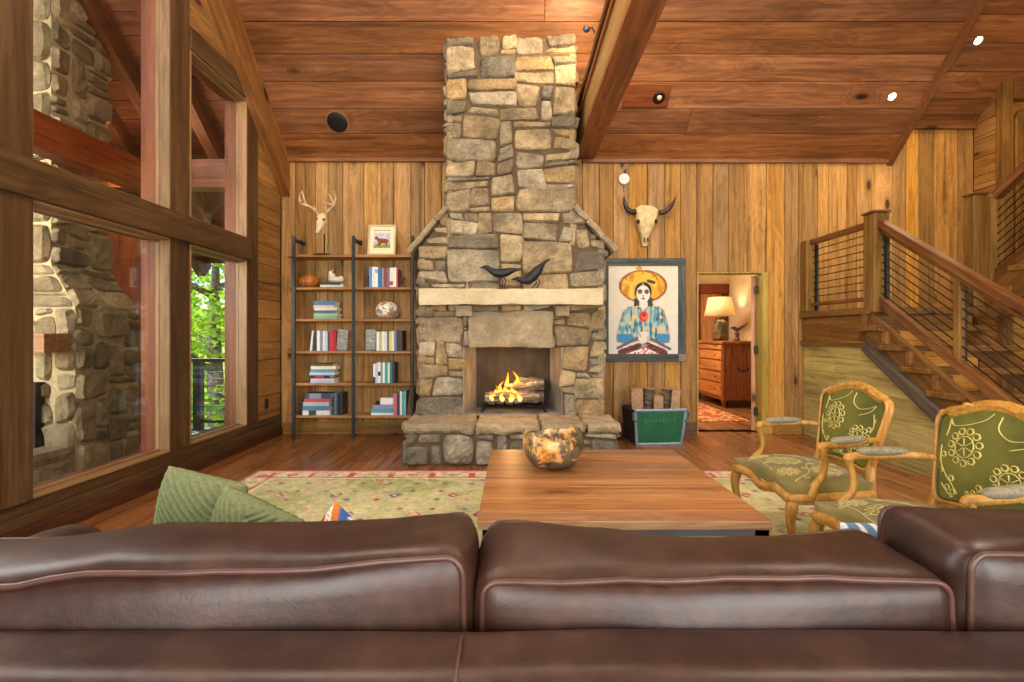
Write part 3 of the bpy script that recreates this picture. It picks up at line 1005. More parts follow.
# sloping cap slabs on the shoulders
for s, (xa, za, xb, zb) in enumerate(((BXL - .10, SH0 - .05, SXL + .02, SH1 + .06), (BXR + .12, SH0 - .04, SXR - .02, SH1 + .06))):
    m, L = frame_from((xa, 0, za), (xb, 0, zb), (0, 0, 1))
    c = MB()
    cutsx = [0, L * .34, L * .7, L]
    for q in range(3):
        c.rough(cutsx[q] + .004, cutsx[q + 1] - .004, -.83, .055, -.03, .025, .012, .05, 31 + s * 5 + q, 7)
    m2 = m.copy()
    # local y of the frame may point either way; put the slab over the stonework
    flip = m.col[1].y
    if flip > 0:
        c = MB()
        for q in range(3):
            c.rough(cutsx[q] + .004, cutsx[q + 1] - .004, -.055, .83, -.03, .025, .012, .05, 31 + s * 5 + q, 7)
    c.build('shoulder_slab', ST_GREY, fp, M=m)
MB().rough(-.976, .955, -.21, .02, 1.588, 1.752, .010, .04, 5, 5).build('mantel', ST_LT, fp)
MB().rough(-.60, -.42, -.13, .02, 1.47, 1.585, .012, .04, 6, 6).build('corbel', ST_GREY, fp)
MB().rough(.46, .62, -.13, .02, 1.47, 1.585, .012, .04, 7, 6).build('corbel', ST_GREY, fp)
MB().rough(-.475, .455, -.06, .08, OZ1 - .005, 1.53, .018, .04, 8, 5).build('lintel_stone', ST_GREY, fp)
# hearth
hm = MB()
HXL, HXR, HF = -1.06, 1.045, 4.66
hm.box(HXL + .03, HXR - .03, HF + .05 - FY, .0, 0, .32, 1)
kwh = dict(cell=.062, gap=.007, jit=.4, depth=(.025, .055), res=.028, wmax=7, hmax=5, rnd=.7, amp=.018, wmin=2)
stones(hm, HXL + .02, HXR - .02, 0, .315, lambda u, v, d: L_(u, HF + .05 - d, v), 47, **kwh)
stones(hm, HF + .05, FY, 0, .315, lambda u, v, d: L_(HXR - .03 + d, u, v), 32, **kwh)
stones(hm, HF + .05, FY, 0, .315, lambda u, v, d: L_(HXL + .03 - d, FY - (u - HF - .05), v), 33, **kwh)
hm.build('hearth_stonework', [stone_mat('hearth_stone', ['9a9282', '827a68', 'aea691', '6f6858', 'a08e70', 'bab4a2'], .85, .6, '5f5844', 1.0), ST_MORT], fp)
hs = MB()
xs = [HXL - .02, -.36, .28, .72, HXR + .02]
for q in range(4):
    hs.rough(xs[q] + .004, xs[q + 1] - .004, HF - FY + random.uniform(-.02, .02), .06, .318, .408, .022, .035, 41 + q, 8)
hs.build('hearth_slab', ST_GREY, fp)
# firebox: splayed smooth lining
fb = MB()
t = .02
A = [(OX0, 0.0), (OX1, 0.0), (.455, .52), (-.43, .52)]
fbz0, fbz1 = OZ0 - .005, OZ1 + .0
def q4(a, b, mi=0):
    fb.add([(a[0], a[1], fbz0), (b[0], b[1], fbz0), (b[0], b[1], fbz1), (a[0], a[1], fbz1)], [(0, 1, 2, 3)], mi)
q4(A[0], A[3], 0); q4(A[2], A[1], 0); q4(A[3], A[2], 1)
fb.add([(A[0][0], -.02, fbz0), (A[1][0], -.02, fbz0), (A[2][0], A[2][1], fbz0), (A[3][0], A[3][1], fbz0)], [(0, 1, 2, 3)], 0)
fb.add([(A[0][0], .0, fbz1), (A[1][0], .0, fbz1), (A[2][0], A[2][1], fbz1), (A[3][0], A[3][1], fbz1)], [(3, 2, 1, 0)], 1)
def firebrick(name, c1, c2, c3):
    t = NT(name)
    tc = t.n('TexCoord')
    mp = t.n('Mapping', {'Vector': tc.outputs['Object'], 'Scale': (1, 1, .45)}).outputs[0]
    ns = t.n('TexNoise', {'Vector': mp, 'Scale': 5.0, 'Detail': 7}).outputs[0]
    return t.bsdf(t.ramp(ns, [(.3, lin4(c1)), (.5, lin4(c2)), (.75, lin4(c3))]), .9, 0, ns, .3, .01)
fb.build('firebox_lining', [firebrick('firebox_side', '6a6054', '8c8274', 'a49a8a'), firebrick('firebox_soot', '2a2420', '3e352d', '564a3e')], fp, solid=.012)

# fire: grate, logs, flames
gr = thing('fire_grate', 'black iron grate standing in the firebox under the burning logs', 'grate', (.02, FY + .22, OZ0 + .005))
for i in range(7):
    x = -.3 + i * .1
    MB().tube([(x, -.15, .12), (x, -.13, .085), (x, .16, .075), (x, .19, .11)], .009, 6).build('bar', IRON, gr)
for y in (-.08, .12):
    MB().tube([(-.36, y, .065), (.36, y, .065)], .011, 6).build('cross_bar', IRON, gr)
for sx in (-1, 1):
    for y in (-.08, .12):
        MB().tube([(sx * .3, y, .065), (sx * .36, y - .03, .0)], .012, 6).build('leg', IRON, gr)
def log_mat(name, c1, c2, c3):
    t = NT(name)
    tc = t.n('TexCoord')
    mp = t.n('Mapping', {'Vector': tc.outputs['Object'], 'Scale': (2, 14, 14)}).outputs[0]
    ns = t.n('TexNoise', {'Vector': mp, 'Scale': 2.0, 'Detail': 6}).outputs[0]
    return t.bsdf(t.ramp(ns, [(.3, lin4(c1)), (.5, lin4(c2)), (.72, lin4(c3))]), .9, 0, ns, .8, .01)
LOGC = log_mat('charring_log', '2b211a', '7d6850', 'c4ad8c')
LOGG = log_mat('ash_log', '3a332c', '6d6255', '9a8f80')
def firelog(loc, L, r, rz, ry, mat, label, seed):
    m = MB()
    k_ = 14
    pts = [(-L / 2 + L * i / k_, nz((i, 0, seed), .4) * r * .2, nz((i, 5, seed), .4) * r * .2) for i in range(k_ + 1)]
    m.tube(pts, [r * (1 + .12 * nz((i, seed, 2), .7)) for i in range(k_ + 1)], 12)
    m.v = [p + Vector((0, nz(p, 22, seed), nz(p, 22, seed + 5))) * r * .12 for p in m.v]
    o = m.build('fire_log', mat)
    o.location = loc
    o.rotation_euler = (0, ry, rz)
    return tag(o, label, 'log', 'logs burning in the fireplace')
Y_ = FY + .2
firelog((-.0, Y_ - .06, OZ0 + .165), .60, .068, .03, -.02, LOGC, 'pale charring log lying lowest at the front of the fire', 1)
firelog((.14, Y_ - .02, OZ0 + .135 + .145), .44, .06, -.18, -.16, LOGC, 'burning log resting slantwise on top of the front log', 2)
firelog((.05, Y_ + .13, OZ0 + .155), .62, .066, -.05, .0, LOGG, 'dark log at the back of the grate', 3)
firelog((.20, Y_ + .15, OZ0 + .30), .24, .075, .1, .05, LOGG, 'short grey ashy log stacked at the back of the fire', 4)
def flame_mat():
    t = NT('fire_glow')
    tc = t.n('TexCoord')
    z = t.n('SeparateXYZ', {0: tc.outputs['Generated']}).outputs[2]
    c = t.ramp(z, [(0, lin4('ffd870')), (.35, lin4('ffc04a')), (.7, lin4('ff8a20')), (1, lin4('e85a10'))])
    e = t.n('Emission', {0: c, 1: 5.0})
    tr = t.n('BsdfTransparent', {})
    lw = t.n('LayerWeight', {0: .35})
    mx = t.n('MixShader', {0: t.rng(lw.outputs['Facing'], .2, .9, .25, .97), 1: e.outputs[0], 2: tr.outputs[0]})
    t.t.links.new(mx.outputs[0], t.out.inputs[0])
    return t.m
FL = flame_mat()
fl = thing('flames', 'orange and yellow flames rising between the logs in the firebox', 'fire', (.0, Y_ - .02, OZ0 + .14))
rr = random.Random(5)
for (x, y, h, r) in ((-.07, .02, .30, .026), (-.035, .05, .24, .022), (.035, .02, .31, .028), (.075, .05, .22, .022), (-.12, .03, .20, .022), (-.16, .0, .15, .02), (.12, .0, .16, .022), (.0, .06, .20, .022), (.17, -.03, .13, .02), (-.2, .02, .12, .018), (.22, .0, .12, .018),
                     (-.10, -.14, .09, .02), (.0, -.15, .08, .022), (.08, -.14, .09, .02), (-.22, -.1, .08, .018), (-.05, -.02, .16, .03), (.03, -.03, .15, .03)):
    pr = [(0, 0, 0), (rr.uniform(-.01, .01), 0, h * .25), (rr.uniform(-.02, .02), 0, h * .5), (rr.uniform(-.035, .035), 0, h * .75), (rr.uniform(-.03, .03), 0, h)]
    m = MB().tube([Vector((x, y, 0)) + p for p in smooth_curve(pr, 4)], smooth_vals([r * .8, r * 1.3, r, r * .55, r * .05], 4), 10)
    m.build('flame', FL, fl, smooth=True)

# two black birds on the mantel
BIRD = plain('black_bird_metal', '1c1f22', .5, .3, .3, 20, .3)
def bird(label, ctrl, legs, Y, zt, seed):
    """ctrl: (px, py, radius px); legs: list of polylines"""
    o = P(ctrl[3][0], 288, Y)
    t = thing('bird_figurine', label, 'figurine', (o.x, Y, zt), 0, 'birds on the mantel')
    def W3(a, b, dy=0): 
        p = P(a, b, Y); return Vector((p.x - o.x, dy, p.z - zt))
    pts = smooth_curve([W3(a, b) for a, b, r in ctrl], 5)
    rad = smooth_vals([r * Y / F for a, b, r in ctrl], 5)
    MB().tube(pts, rad, 12).build('body', BIRD, t, smooth=True)
    wing = [W3(a, b + .6, -ctrl[k][2] * Y / F * .82) for k, (a, b, r) in enumerate(ctrl) if 3 <= k <= 6]
    for s in (1, -1):
        ww = [Vector((p.x, p.y * s, p.z)) for p in wing]
        MB().tube(smooth_curve(ww, 4), smooth_vals([.008, .022, .02, .006], 4), 8, flat=.35, up=(0, 1, 0)).build('wing', BIRD, t, smooth=True)
    for lg in legs:
        MB().tube([W3(a, b, dy) for a, b, dy in lg], .006, 6).build('leg', BIRD, t)
    return t
bird('black metal bird with level body standing on the mantel, nearer the bookshelf',
     [(479.5, 268, .25), (483.5, 267.2, 1.2), (487, 267.6, 2.5), (491.5, 270.8, 3.0), (497, 273.2, 4.3), (503, 273, 4.6), (509, 271.3, 3.8), (514.5, 270, 2.0), (518, 269.5, 1.3), (521.5, 269, 1.1)],
     [[(500, 276, .012), (503, 281, .012), (500.5, 288.2, .012)], [(503, 276, -.012), (506, 281, -.012), (504, 288.2, -.012)]], 5.08, 1.752, 1)
bird('black metal bird stooping with its tail raised on the mantel',
     [(511.5, 279.6, .25), (514.5, 279, 1.2), (518, 278.8, 2.4), (522, 280.3, 3.0), (527.5, 280.3, 4.3), (533, 276, 5.2), (538, 270.2, 4.6), (541.6, 265.6, 2.6), (545, 262, 1.3), (549.5, 259.2, 1.1)],
     [[(534, 279, .012), (537, 282, .012), (532, 288.2, .012)], [(536, 278, -.012), (540, 282, -.012), (537, 288.2, -.012)]], 5.06, 1.752, 2)

# ================================================================== shelf unit and what stands on it
SHY0, SHY1 = 5.90, 6.17
W_SHELF = wood('shelf_board', '6b3c1a', 'a2703c', 'c0935a', 0, .5, .9, .2, .2, .3)
shelf = thing('bookshelf', 'tall open bookshelf with steel uprights and six wooden shelves beside the fireplace', 'bookshelf', (-1.95, SHY0, 0))
SX, XM, XE = -2.755, -1.935, -1.135
zs = [2.255, 1.858, 1.468, 1.075, .68, .285]     # board tops
for z in zs:
    for a, b in ((SX, XM - .003), (XM + .003, XE)):
        MB().box(a + 1.95, b + 1.95, .02, SHY1 - SHY0, z - .032, z).build('shelf_board', W_SHELF, shelf, bevel=.004)
for x in (-2.665, XM, -1.215):
    u = MB().box(x + 1.95 - .018, x + 1.95 + .018, -.012, .018, 0, 2.48).build('upright', METAL, shelf, bevel=.004)
    MB().box(x + 1.95 - .02, x + 1.95 + .02, .018, SHY1 - SHY0 + .028, 2.42, 2.455).build('wall_bracket', METAL, shelf, bevel=.003)
    MB().tube([(x + 1.95, .0, 2.43), (x + 1.95 + .06, .03, 2.425), (x + 1.95 + .1, .03, 2.42)], .012, 8).build('hook', METAL, shelf)
PXM = 5.98 / F
def sx(px): return (px - CX) * PXM

CM = {}
def cmat(hexc, rough=.55):
    if hexc not in CM:
        CM[hexc] = plain('cover_' + hexc, hexc, rough, 0, .08, 30, .05)
    return CM[hexc]
PAGES = plain('page_edges', 'e6ddc6', .9, 0, .08, 60, .1)
def book(x, y, z, thick, height, depth, col, label, group, lying=False, lean=0.0, band=None, rz=0.0, width=None):
    """upright: spine faces -y, thickness along x. lying: spine faces -y, thickness along z, `height` along x"""
    t = thing('book', label, 'book', (x, y, z), rz, group)
    c = MB()
    e = .003
    # local: thickness a, height b, depth d
    def bx(m, a0, a1, d0, d1, b0, b1, mi=0):
        if lying: m.box(b0, b1, d0, d1, a0, a1, mi)
        else: m.box(a0, a1, d0, d1, b0, b1, mi)
    bx(c, 0, e, 0, depth, 0, height); bx(c, thick - e, thick, 0, depth, 0, height); bx(c, 0, thick, -.002, e, 0, height)
    mats = [cmat(col)]
    if band:
        bx(c, .0, thick, -.0032, -.0018, height * band[1], height * band[2], 1)
        mats.append(cmat(band[0]))
    o = c.build('cover', mats, t, bevel=.0012, seg=1)
    p = MB()
    bx(p, e, thick - e, e, depth - .006, .004, height - .004)
    p.build('pages', PAGES, t)
    if lean: t.rotation_euler = (0, lean, rz)
    return t
def upright_row(px0, z, items, where, group, y=5.93):
    """items: (colour hex, colour word, px width, height m, band)"""
    x = sx(px0)
    n = len(items)
    o_ = ['first', 'second', 'third', 'fourth', 'fifth', 'sixth', 'seventh', 'eighth', 'ninth', 'tenth']
    for i, it in enumerate(items):
        w = it[2] * PXM
        if w < .012: w = .012
        book(x, y + random.uniform(0, .012), z, w - .001, it[3], random.uniform(.15, .19), it[0], '%s upright book, %s from left, %s' % (it[1], o_[i], where), group, band=it[4] if len(it) > 4 else None)
        x += w
def flat_stack(px0, z, items, where, group, y=5.93):
    """items bottom to top: (hex, word, px x0, px x1, thickness m, band)"""
    n = len(items)
    o_ = ['bottom', 'second from bottom', 'third from bottom', 'fourth from bottom', 'fifth from bottom', 'sixth from bottom', 'seventh from bottom']
    zz = z
    for i, it in enumerate(items):
        pos = 'top' if i == n - 1 else o_[i]
        book(sx(it[2]), y + random.uniform(0, .015), zz, it[4] - .001, (it[3] - it[2]) * PXM, random.uniform(.17, .2), it[0], '%s book lying flat, %s in the %s' % (it[1], pos, where), group, True, band=it[5] if len(it) > 5 else None)
        zz += it[4]
    return zz
Z2, Z3, Z4, Z5, Z6 = zs[1], zs[2], zs[3], zs[4], zs[5]
random.seed(9)
# second row
flat_stack(0, Z2, [('d2cfc4', 'pale grey', 321.5, 344.5, .030), ('2f3a36', 'dark green', 321, 341.5, .032)], 'pair under the white sculpture', 'books under the white sculpture')
upright_row(370.2, Z2, [('5c8fc0', 'light blue', 2.6, .245), ('dfe3e6', 'white', 3.2, .25), ('f0efe9', 'white', 3.0, .245, ('8fb0d0', .7, .9)), ('2f6ea6', 'blue', 3.6, .24), ('8a93a0', 'grey', 2.2, .235), ('8a3d34', 'dark red', 3.2, .245),
            ('6d6c86', 'slate purple', 2.6, .235), ('e4e2dc', 'white', 3.4, .24, ('a83a36', .1, .3)), ('efeae2', 'cream', 3.2, .24), ('b1433c', 'red', 1.8, .225)], 'row below the horse picture', 'books below the horse picture')
# third row
flat_stack(0, Z3, [('7fa88c', 'sage green', 315.5, 338, .034), ('9ab898', 'pale green', 315, 338.5, .036), ('486a70', 'teal grey', 316.5, 337, .034), ('d6d3cc', 'light grey', 315.5, 338, .034), ('d9b9a6', 'pinkish cream', 315, 336, .03), ('3f7fa8', 'blue', 315.5, 336, .05)],
           'stack on the third shelf', 'flat stack on the third shelf')
# fourth row
leanb = book(sx(311.3), 5.935, Z4, .024, .25, .17, 'cfd2d0', 'pale grey book leaning at the start of the row with the red spines', 'books with the red spines', lean=math.radians(6))
upright_row(314.4, Z4, [('24272a', 'black', 4.0, .24), ('e8e8e4', 'white', 3.0, .25), ('7d8ca0', 'grey blue', 2.4, .235), ('dcdfe2', 'white', 2.6, .245), ('b9c4d2', 'pale blue', 2.6, .24), ('3a4452', 'dark slate', 2.2, .23), ('c2313c', 'red', 3.4, .245), ('a52230', 'crimson', 2.8, .24)], 'row with the red spines', 'books with the red spines')
upright_row(377.6, Z4, [('e8e6df', 'white', 3.0, .235), ('b8bf6a', 'yellow green', 2.2, .23), ('eceae4', 'white', 2.6, .24), ('dfe5ea', 'bluish white', 2.4, .235), ('5f6f72', 'grey', 2.2, .23), ('dfd062', 'yellow', 2.8, .24), ('e6dfc8', 'cream', 2.4, .245), ('5a86b8', 'blue', 2.2, .25), ('3d2c26', 'dark brown', 6.0, .25)], 'row ending in a thick brown volume', 'books ending in a thick brown volume')
# fifth row
flat_stack(0, Z5, [('b9b4cf', 'lavender', 311.5, 335.5, .03), ('ccd2e2', 'blue grey', 312, 335, .026), ('29262c', 'black', 312, 331, .04, ('a8323a', .25, .7)), ('b6c6dc', 'bluish white', 311, 336, .036), ('4f94c4', 'bright blue', 311.5, 334, .036), ('e6dfb8', 'cream', 312, 337, .042), ('4a4a3a', 'dark olive', 312.5, 334, .03)],
           'stack on the fifth shelf down', 'flat stack on the fifth shelf')
upright_row(374.2, Z5, [('2c2c2e', 'black and white', 2.2, .25, ('e8e8e4', .3, .95)), ('b7cde0', 'pale blue', 2.6, .25), ('eef0ee', 'white', 2.6, .255, ('24272a', .35, .55)), ('8a9290', 'grey', 2.0, .245), ('f0f0ec', 'white', 2.2, .255), ('3fa89a', 'turquoise', 3.0, .25), ('e4ece4', 'greenish white', 2.0, .25), ('2c7a72', 'teal', 2.4, .25), ('2b3448', 'navy', 2.4, .255)], 'row on the fifth shelf down', 'books on the fifth shelf')
# bottom row
zt6 = flat_stack(0, Z6, [('dcdad2', 'thick white', 304, 331, .058, ('2e3a36', .22, .5)), ('4a7a9e', 'steel blue', 304, 331.5, .056), ('b2b4b6', 'grey', 304.5, 330, .05), ('c24452', 'red', 306, 331, .04), ('33455c', 'navy', 307, 333, .066, ('7f8ea2', .15, .6))], 'stack on the lowest shelf', 'flat stack on the lowest shelf')
book(sx(299), 5.97, Z6, .06, .15, .13, '232326', 'small black book standing at the outer end of the lowest shelf', 'black books on the lowest shelf')
book(sx(335.2), 5.94, Z6, .036, .27, .2, '4a6a7c', 'blue grey book standing upright against the flat stack on the lowest shelf', 'black books on the lowest shelf')
book(sx(338.2), 5.95, Z6, .03, .275, .2, '1d1f22', 'tall black book, nearer the red stack, of the pair on the lowest shelf', 'black books on the lowest shelf')
book(sx(340.8), 5.96, Z6, .026, .27, .2, '2a2b2c', 'tall charcoal book, farther from the red stack, on the lowest shelf', 'black books on the lowest shelf')
zt7 = flat_stack(0, Z6, [('eeeeea', 'white', 371.8, 394, .03), ('4fa3ae', 'teal', 372, 394, .05), ('9a94bc', 'lavender', 373.5, 394, .042)], 'stack beside the leaning brown books', 'flat stack beside the brown books')
upright_row(394.3, Z6, [('cf6a76', 'pink', 3.6, .27), ('3c3f52', 'dark slate', 2.6, .285), ('eef0ea', 'white', 2.2, .29), ('58b0a8', 'turquoise', 2.2, .285), ('7fc2c0', 'pale turquoise', 2.0, .3)], 'lowest-shelf row beside leaning brown books', 'books on the lowest shelf near the hearth')
book(sx(407.4), 5.94, Z6, .03, .325, .19, '6d3f22', 'brown book leaning beside the turquoise books', 'leaning brown books', lean=math.radians(7))
book(sx(409.8), 5.945, Z6, .03, .335, .19, '85552f', 'tan book leaning outermost next to the stone fireplace', 'leaning brown books', lean=math.radians(8))
wb = MB().rbox((.165, .11, .085), .006, 6); wbo = wb.build('small_box', plain('white_box', 'f1f0ee', .6, 0, .03), smooth=True)
wbo.location = (sx(387), 6.02, zt7 + .043); tag(wbo, 'small white box on top of the flat stack beside the pink book', 'box')
db = MB().lathe([(.018, 0), (.024, .01), (.022, .03), (.012, .045)], 14).build('small_pot', BLACK, smooth=True)
db.location = (sx(377), 6.0, zt7); tag(db, 'tiny dark pot on the lavender book beside the small white box', 'pot')

# bookends
BE = plain('brown_bookend', '5a3820', .5, 0, .3, 20, .3)
def bookend(px, z, mir, label):
    t = thing('bookend', label, 'bookend', (sx(px), 5.98, z), 0, 'carved brown bookends')
    MB().rbox((.05, .1, .02), .005, 4, M=Matrix.Translation((0, 0, .01))).build('base', BE, t, smooth=True)
    pts = [(-.012 * mir, 0, .02), (-.008 * mir, 0, .06), (.0, 0, .10), (.012 * mir, 0, .125), (.03 * mir, 0, .115), (.04 * mir, 0, .095)]
    MB().tube(smooth_curve(pts, 4), smooth_vals([.02, .018, .02, .019, .014, .01], 4), 10).build('horse_head', BE, t, smooth=True)
    MB().box(-.022 if mir > 0 else .012, -.012 if mir > 0 else .022, -.045, .045, .02, .15).build('plate', BE, t, bevel=.003)
bookend(367.4, Z2, -1, 'dark brown carved bookend before the light blue book')
bookend(402.3, Z2, 1, 'brown carved bookend after the small red book')
def slate_mat():
    t = NT('carved_slate')
    tc = t.n('TexCoord')
    w = t.n('TexWave', {'Vector': tc.outputs['Object'], 'Scale': 22.0, 'Distortion': 14.0, 'Detail': 2.0, 'Detail Scale': 1.4}, wave_type='RINGS')
    return t.bsdf(t.ramp(w.outputs['Fac'], [(.3, lin4('6f7470')), (.6, lin4('a3a8a2')), (.8, lin4('bfc2ba'))]), .7, 0, w.outputs['Fac'], .8, .006)
SLATE = slate_mat()
for px0, px1, ln, lb in ((336.8, 347.5, 4, 'grey carved slab bookend leaning beside the crimson book'), (366.4, 376.6, 0, 'grey carved slab bookend before the white books of the fourth shelf')):
    w = (px1 - px0) * PXM
    o = MB().rbox((w, .03, .262), .008, 6).build('slab_bookend', SLATE, smooth=True)
    o.location = ((sx(px0) + sx(px1)) / 2 + (.012 if ln else 0), 5.96, Z4 + .133)
    o.rotation_euler = (0, math.radians(ln), 0)
    tag(o, lb, 'bookend', 'grey carved slabs')

# antlered skull on a stand
BONE = plain('bone', 'd8c6a0', .7, 0, .2, 14, .4)
BONE2 = plain('antler', 'cdb389', .6, 0, .25, 20, .3)
AY = 6.02
o = P(324.3, 252, AY)
t = thing('deer_skull', 'deer skull with forked antlers on a black stand on top of the bookshelf', 'skull', (o.x, AY, zs[0]))
def A3(cx_, cy_, dy=0):          # from the enlarged crop of the shelf top
    p = P(280 + cx_ / 6.2, 180 + cy_ / 6.2, AY)
    return Vector((p.x - o.x, dy, p.z - zs[0]))
st = MB().lathe([(.14, 0), (.14, .008), (.12, .014), (.012, .016)], 28).build('base', IRON, t, smooth=False)
MB().tube([(0, 0, .01), (0, 0, .16), (0, -.0, .27)], .009, 8).build('rod', IRON, t)
sk = MB()
pts = smooth_curve([A3(268, 212, -.0), A3(266, 235, -.03), A3(264, 262, -.05), A3(262, 290, -.075), A3(256, 318, -.095), A3(250, 342, -.11)], 5)
sk.tube(pts, smooth_vals([.03, .062, .064, .047, .032, .018], 5), 14, flat=.8)
sk.build('skull', BONE, t, smooth=True)
for a, b in ((247, 252), (286, 256)):
    MB().ball(A3(a, b, -.075), (.014, .022, .018), 10).build('eye_socket', plain('socket', '2a1f16', .9), t, smooth=True)
def ant(ptsr, mat=BONE2):
    p = smooth_curve([A3(a, b, d) for a, b, d, r in ptsr], 5)
    return p, smooth_vals([r for a, b, d, r in ptsr], 5)
for side in (0, 1):
    am = MB()
    if side == 0:
        segs = [[(246, 222, -.02, .017), (222, 188, -.03, .016), (186, 168, -.06, .015), (152, 158, -.10, .014), (143, 120, -.10, .011), (150, 84, -.07, .005)],
                [(176, 163, -.07, .012), (166, 120, -.09, .010), (159, 76, -.10, .004)], [(150, 160, -.1, .012), (160, 150, -.14, .01), (172, 152, -.17, .004)], [(232, 202, -.03, .011), (231, 180, -.06, .007), (230, 164, -.08, .003)]]
    else:
        segs = [[(284, 222, -.02, .017), (306, 194, -.03, .016), (334, 178, -.06, .015), (354, 158, -.09, .014), (360, 122, -.09, .011), (346, 78, -.06, .004)],
                [(350, 158, -.08, .012), (338, 130, -.10, .009), (318, 98, -.11, .004)], [(344, 164, -.08, .011), (316, 160, -.12, .008), (284, 152, -.14, .003)], [(296, 204, -.03, .011), (295, 176, -.06, .007), (293, 152, -.08, .003)]]
    for s in segs:
        p, r = ant(s)
        am.tube(p, r, 8)
    am.build('antler', BONE2, t, smooth=True)

# horse picture leaning on the top board
pc = thing('framed_picture', 'small cream framed picture of a brown horse propped on top of the bookshelf', 'picture', (sx(381), 6.0, zs[0] + .002))
pw, ph = 28 * PXM, .395
Mx = Matrix.Rotation(-math.radians(9), 4, 'X')
mb = MB()
fw = .022
for a in ((-pw / 2, -pw / 2 + fw, 0, ph), (pw / 2 - fw, pw / 2, 0, ph), (-pw / 2 + fw, pw / 2 - fw, 0, fw), (-pw / 2 + fw, pw / 2 - fw, ph - fw, ph)):
    mb.box(a[0], a[1], -.018, .006, a[2], a[3])
mb.build('frame', plain('cream_frame', 'cdb684', .5, 0, .1), pc, bevel=.003, M=Mx)
def inpoly(x, y, pl):
    c = False
    j = len(pl) - 1
    for i in range(len(pl)):
        if (pl[i][1] > y) != (pl[j][1] > y) and x < (pl[j][0] - pl[i][0]) * (y - pl[i][1]) / (pl[j][1] - pl[i][1]) + pl[i][0]: c = not c
        j = i
    return c
horse = [(.20, .44), (.23, .38), (.29, .36), (.33, .41), (.42, .45), (.55, .45), (.68, .46), (.76, .50), (.80, .60), (.77, .60), (.73, .56), (.72, .66), (.74, .76), (.71, .76), (.67, .66), (.60, .62), (.47, .63), (.44, .72), (.47, .79), (.44, .79), (.39, .68), (.33, .74), (.30, .74), (.35, .62), (.32, .54), (.27, .48), (.22, .49)]
def horse_pic(u, v):
    if .16 < u < .84 and .24 < v < .80:
        n_ = nz((u * 9, v * 9, 3)) * .5
        if inpoly(u, v, horse): c = ('8a4a22', '6b3516')[n_ > .12]
        elif v > .66 + n_ * .05: c = ('7f9a3c', '93a84c')[n_ > 0]
        else: c = ('b9b4cc', 'cfc9d6')[n_ > 0]
    elif .115 < v < .155 and .18 < u < .82 and nz((u * 60, v * 60, 1)) > -.1: c = '8e8660'
    else: c = 'e9e0bb'
    return lin(c)
PAINT = vcol_mat('painted_sheet', .6)
paint_grid('picture', pw - 2 * fw + .004, ph - 2 * fw + .004, 60, 80, horse_pic, PAINT, pc, Mx @ Matrix.Translation((0, -.006, ph / 2)))

# row of ornaments
VASE = wood('turned_wood', '5a2c0a', '9a5c1c', 'c08030', 2, .25, 2, .1, .1, .3)
o = MB().lathe([(.05, 0), (.09, .008), (.125, .045), (.132, .085), (.11, .13), (.06, .158), (.035, .165), (.03, .172), (.02, .165)], 32).build('wooden_vase', VASE, smooth=True)
o.location = (sx(308), 6.03, Z2); tag(o, 'round polished brown wooden vase on the second shelf', 'vase')
wsc = MB()
wsc.ball((0, 0, .038), (.095, .05, .04), 18); wsc.ball((-.045, 0, .075), (.045, .04, .05), 16); wsc.ball((-.06, -.005, .115), (.028, .028, .034), 14)
wsc.ball((.06, 0, .045), (.045, .045, .04), 14)
wsc.tube([(-.05, .008, .14), (-.04, .01, .17)], [.012, .005], 8)
wsc.v = [p + Vector((nz(p, 30), nz(p, 30, 4), nz(p, 30, 8))) * .006 for p in wsc.v]
o = wsc.build('white_sculpture', plain('white_stone', 'ded3bc', .6, 0, .1, 20, .3), smooth=True)
o.location = (sx(334.5), 6.02, Z2 + .062); tag(o, 'small white sculpture resting on two flat books', 'sculpture')
def mosaic():
    t = NT('mosaic_shell')
    tc = t.n('TexCoord')
    v = t.n('TexVoronoi', {'Vector': tc.outputs['Object'], 'Scale': 16.0})
    c = t.ramp(t.n('SeparateColor', {0: v.outputs['Color']}).outputs[0], [(0, lin4('f0e8dc')), (.35, lin4('d8a48c')), (.5, lin4('f2ece2')), (.65, lin4('c98a3c')), (.78, lin4('e8e0d2')), (.9, lin4('9a9088'))], 'CONSTANT')
    e = t.n('TexVoronoi', {'Vector': tc.outputs['Object'], 'Scale': 16.0}, feature='DISTANCE_TO_EDGE')
    c = t.mix(t.rng(e.outputs[0], .0, .08, 1, 0), c, lin4('8a6a44'))
    return t.bsdf(c, .35, 0, e.outputs[0], .4, .01)
o = MB().lathe([(.05, 0), (.09, .01), (.135, .05), (.148, .105), (.13, .165), (.085, .205), (.05, .215), (.04, .205), (.02, .18)], 36).build('mosaic_vase', mosaic(), smooth=True)
o.location = (sx(386.5), 6.03, Z3); tag(o, 'round white and pink mosaic vase on the third shelf', 'vase')

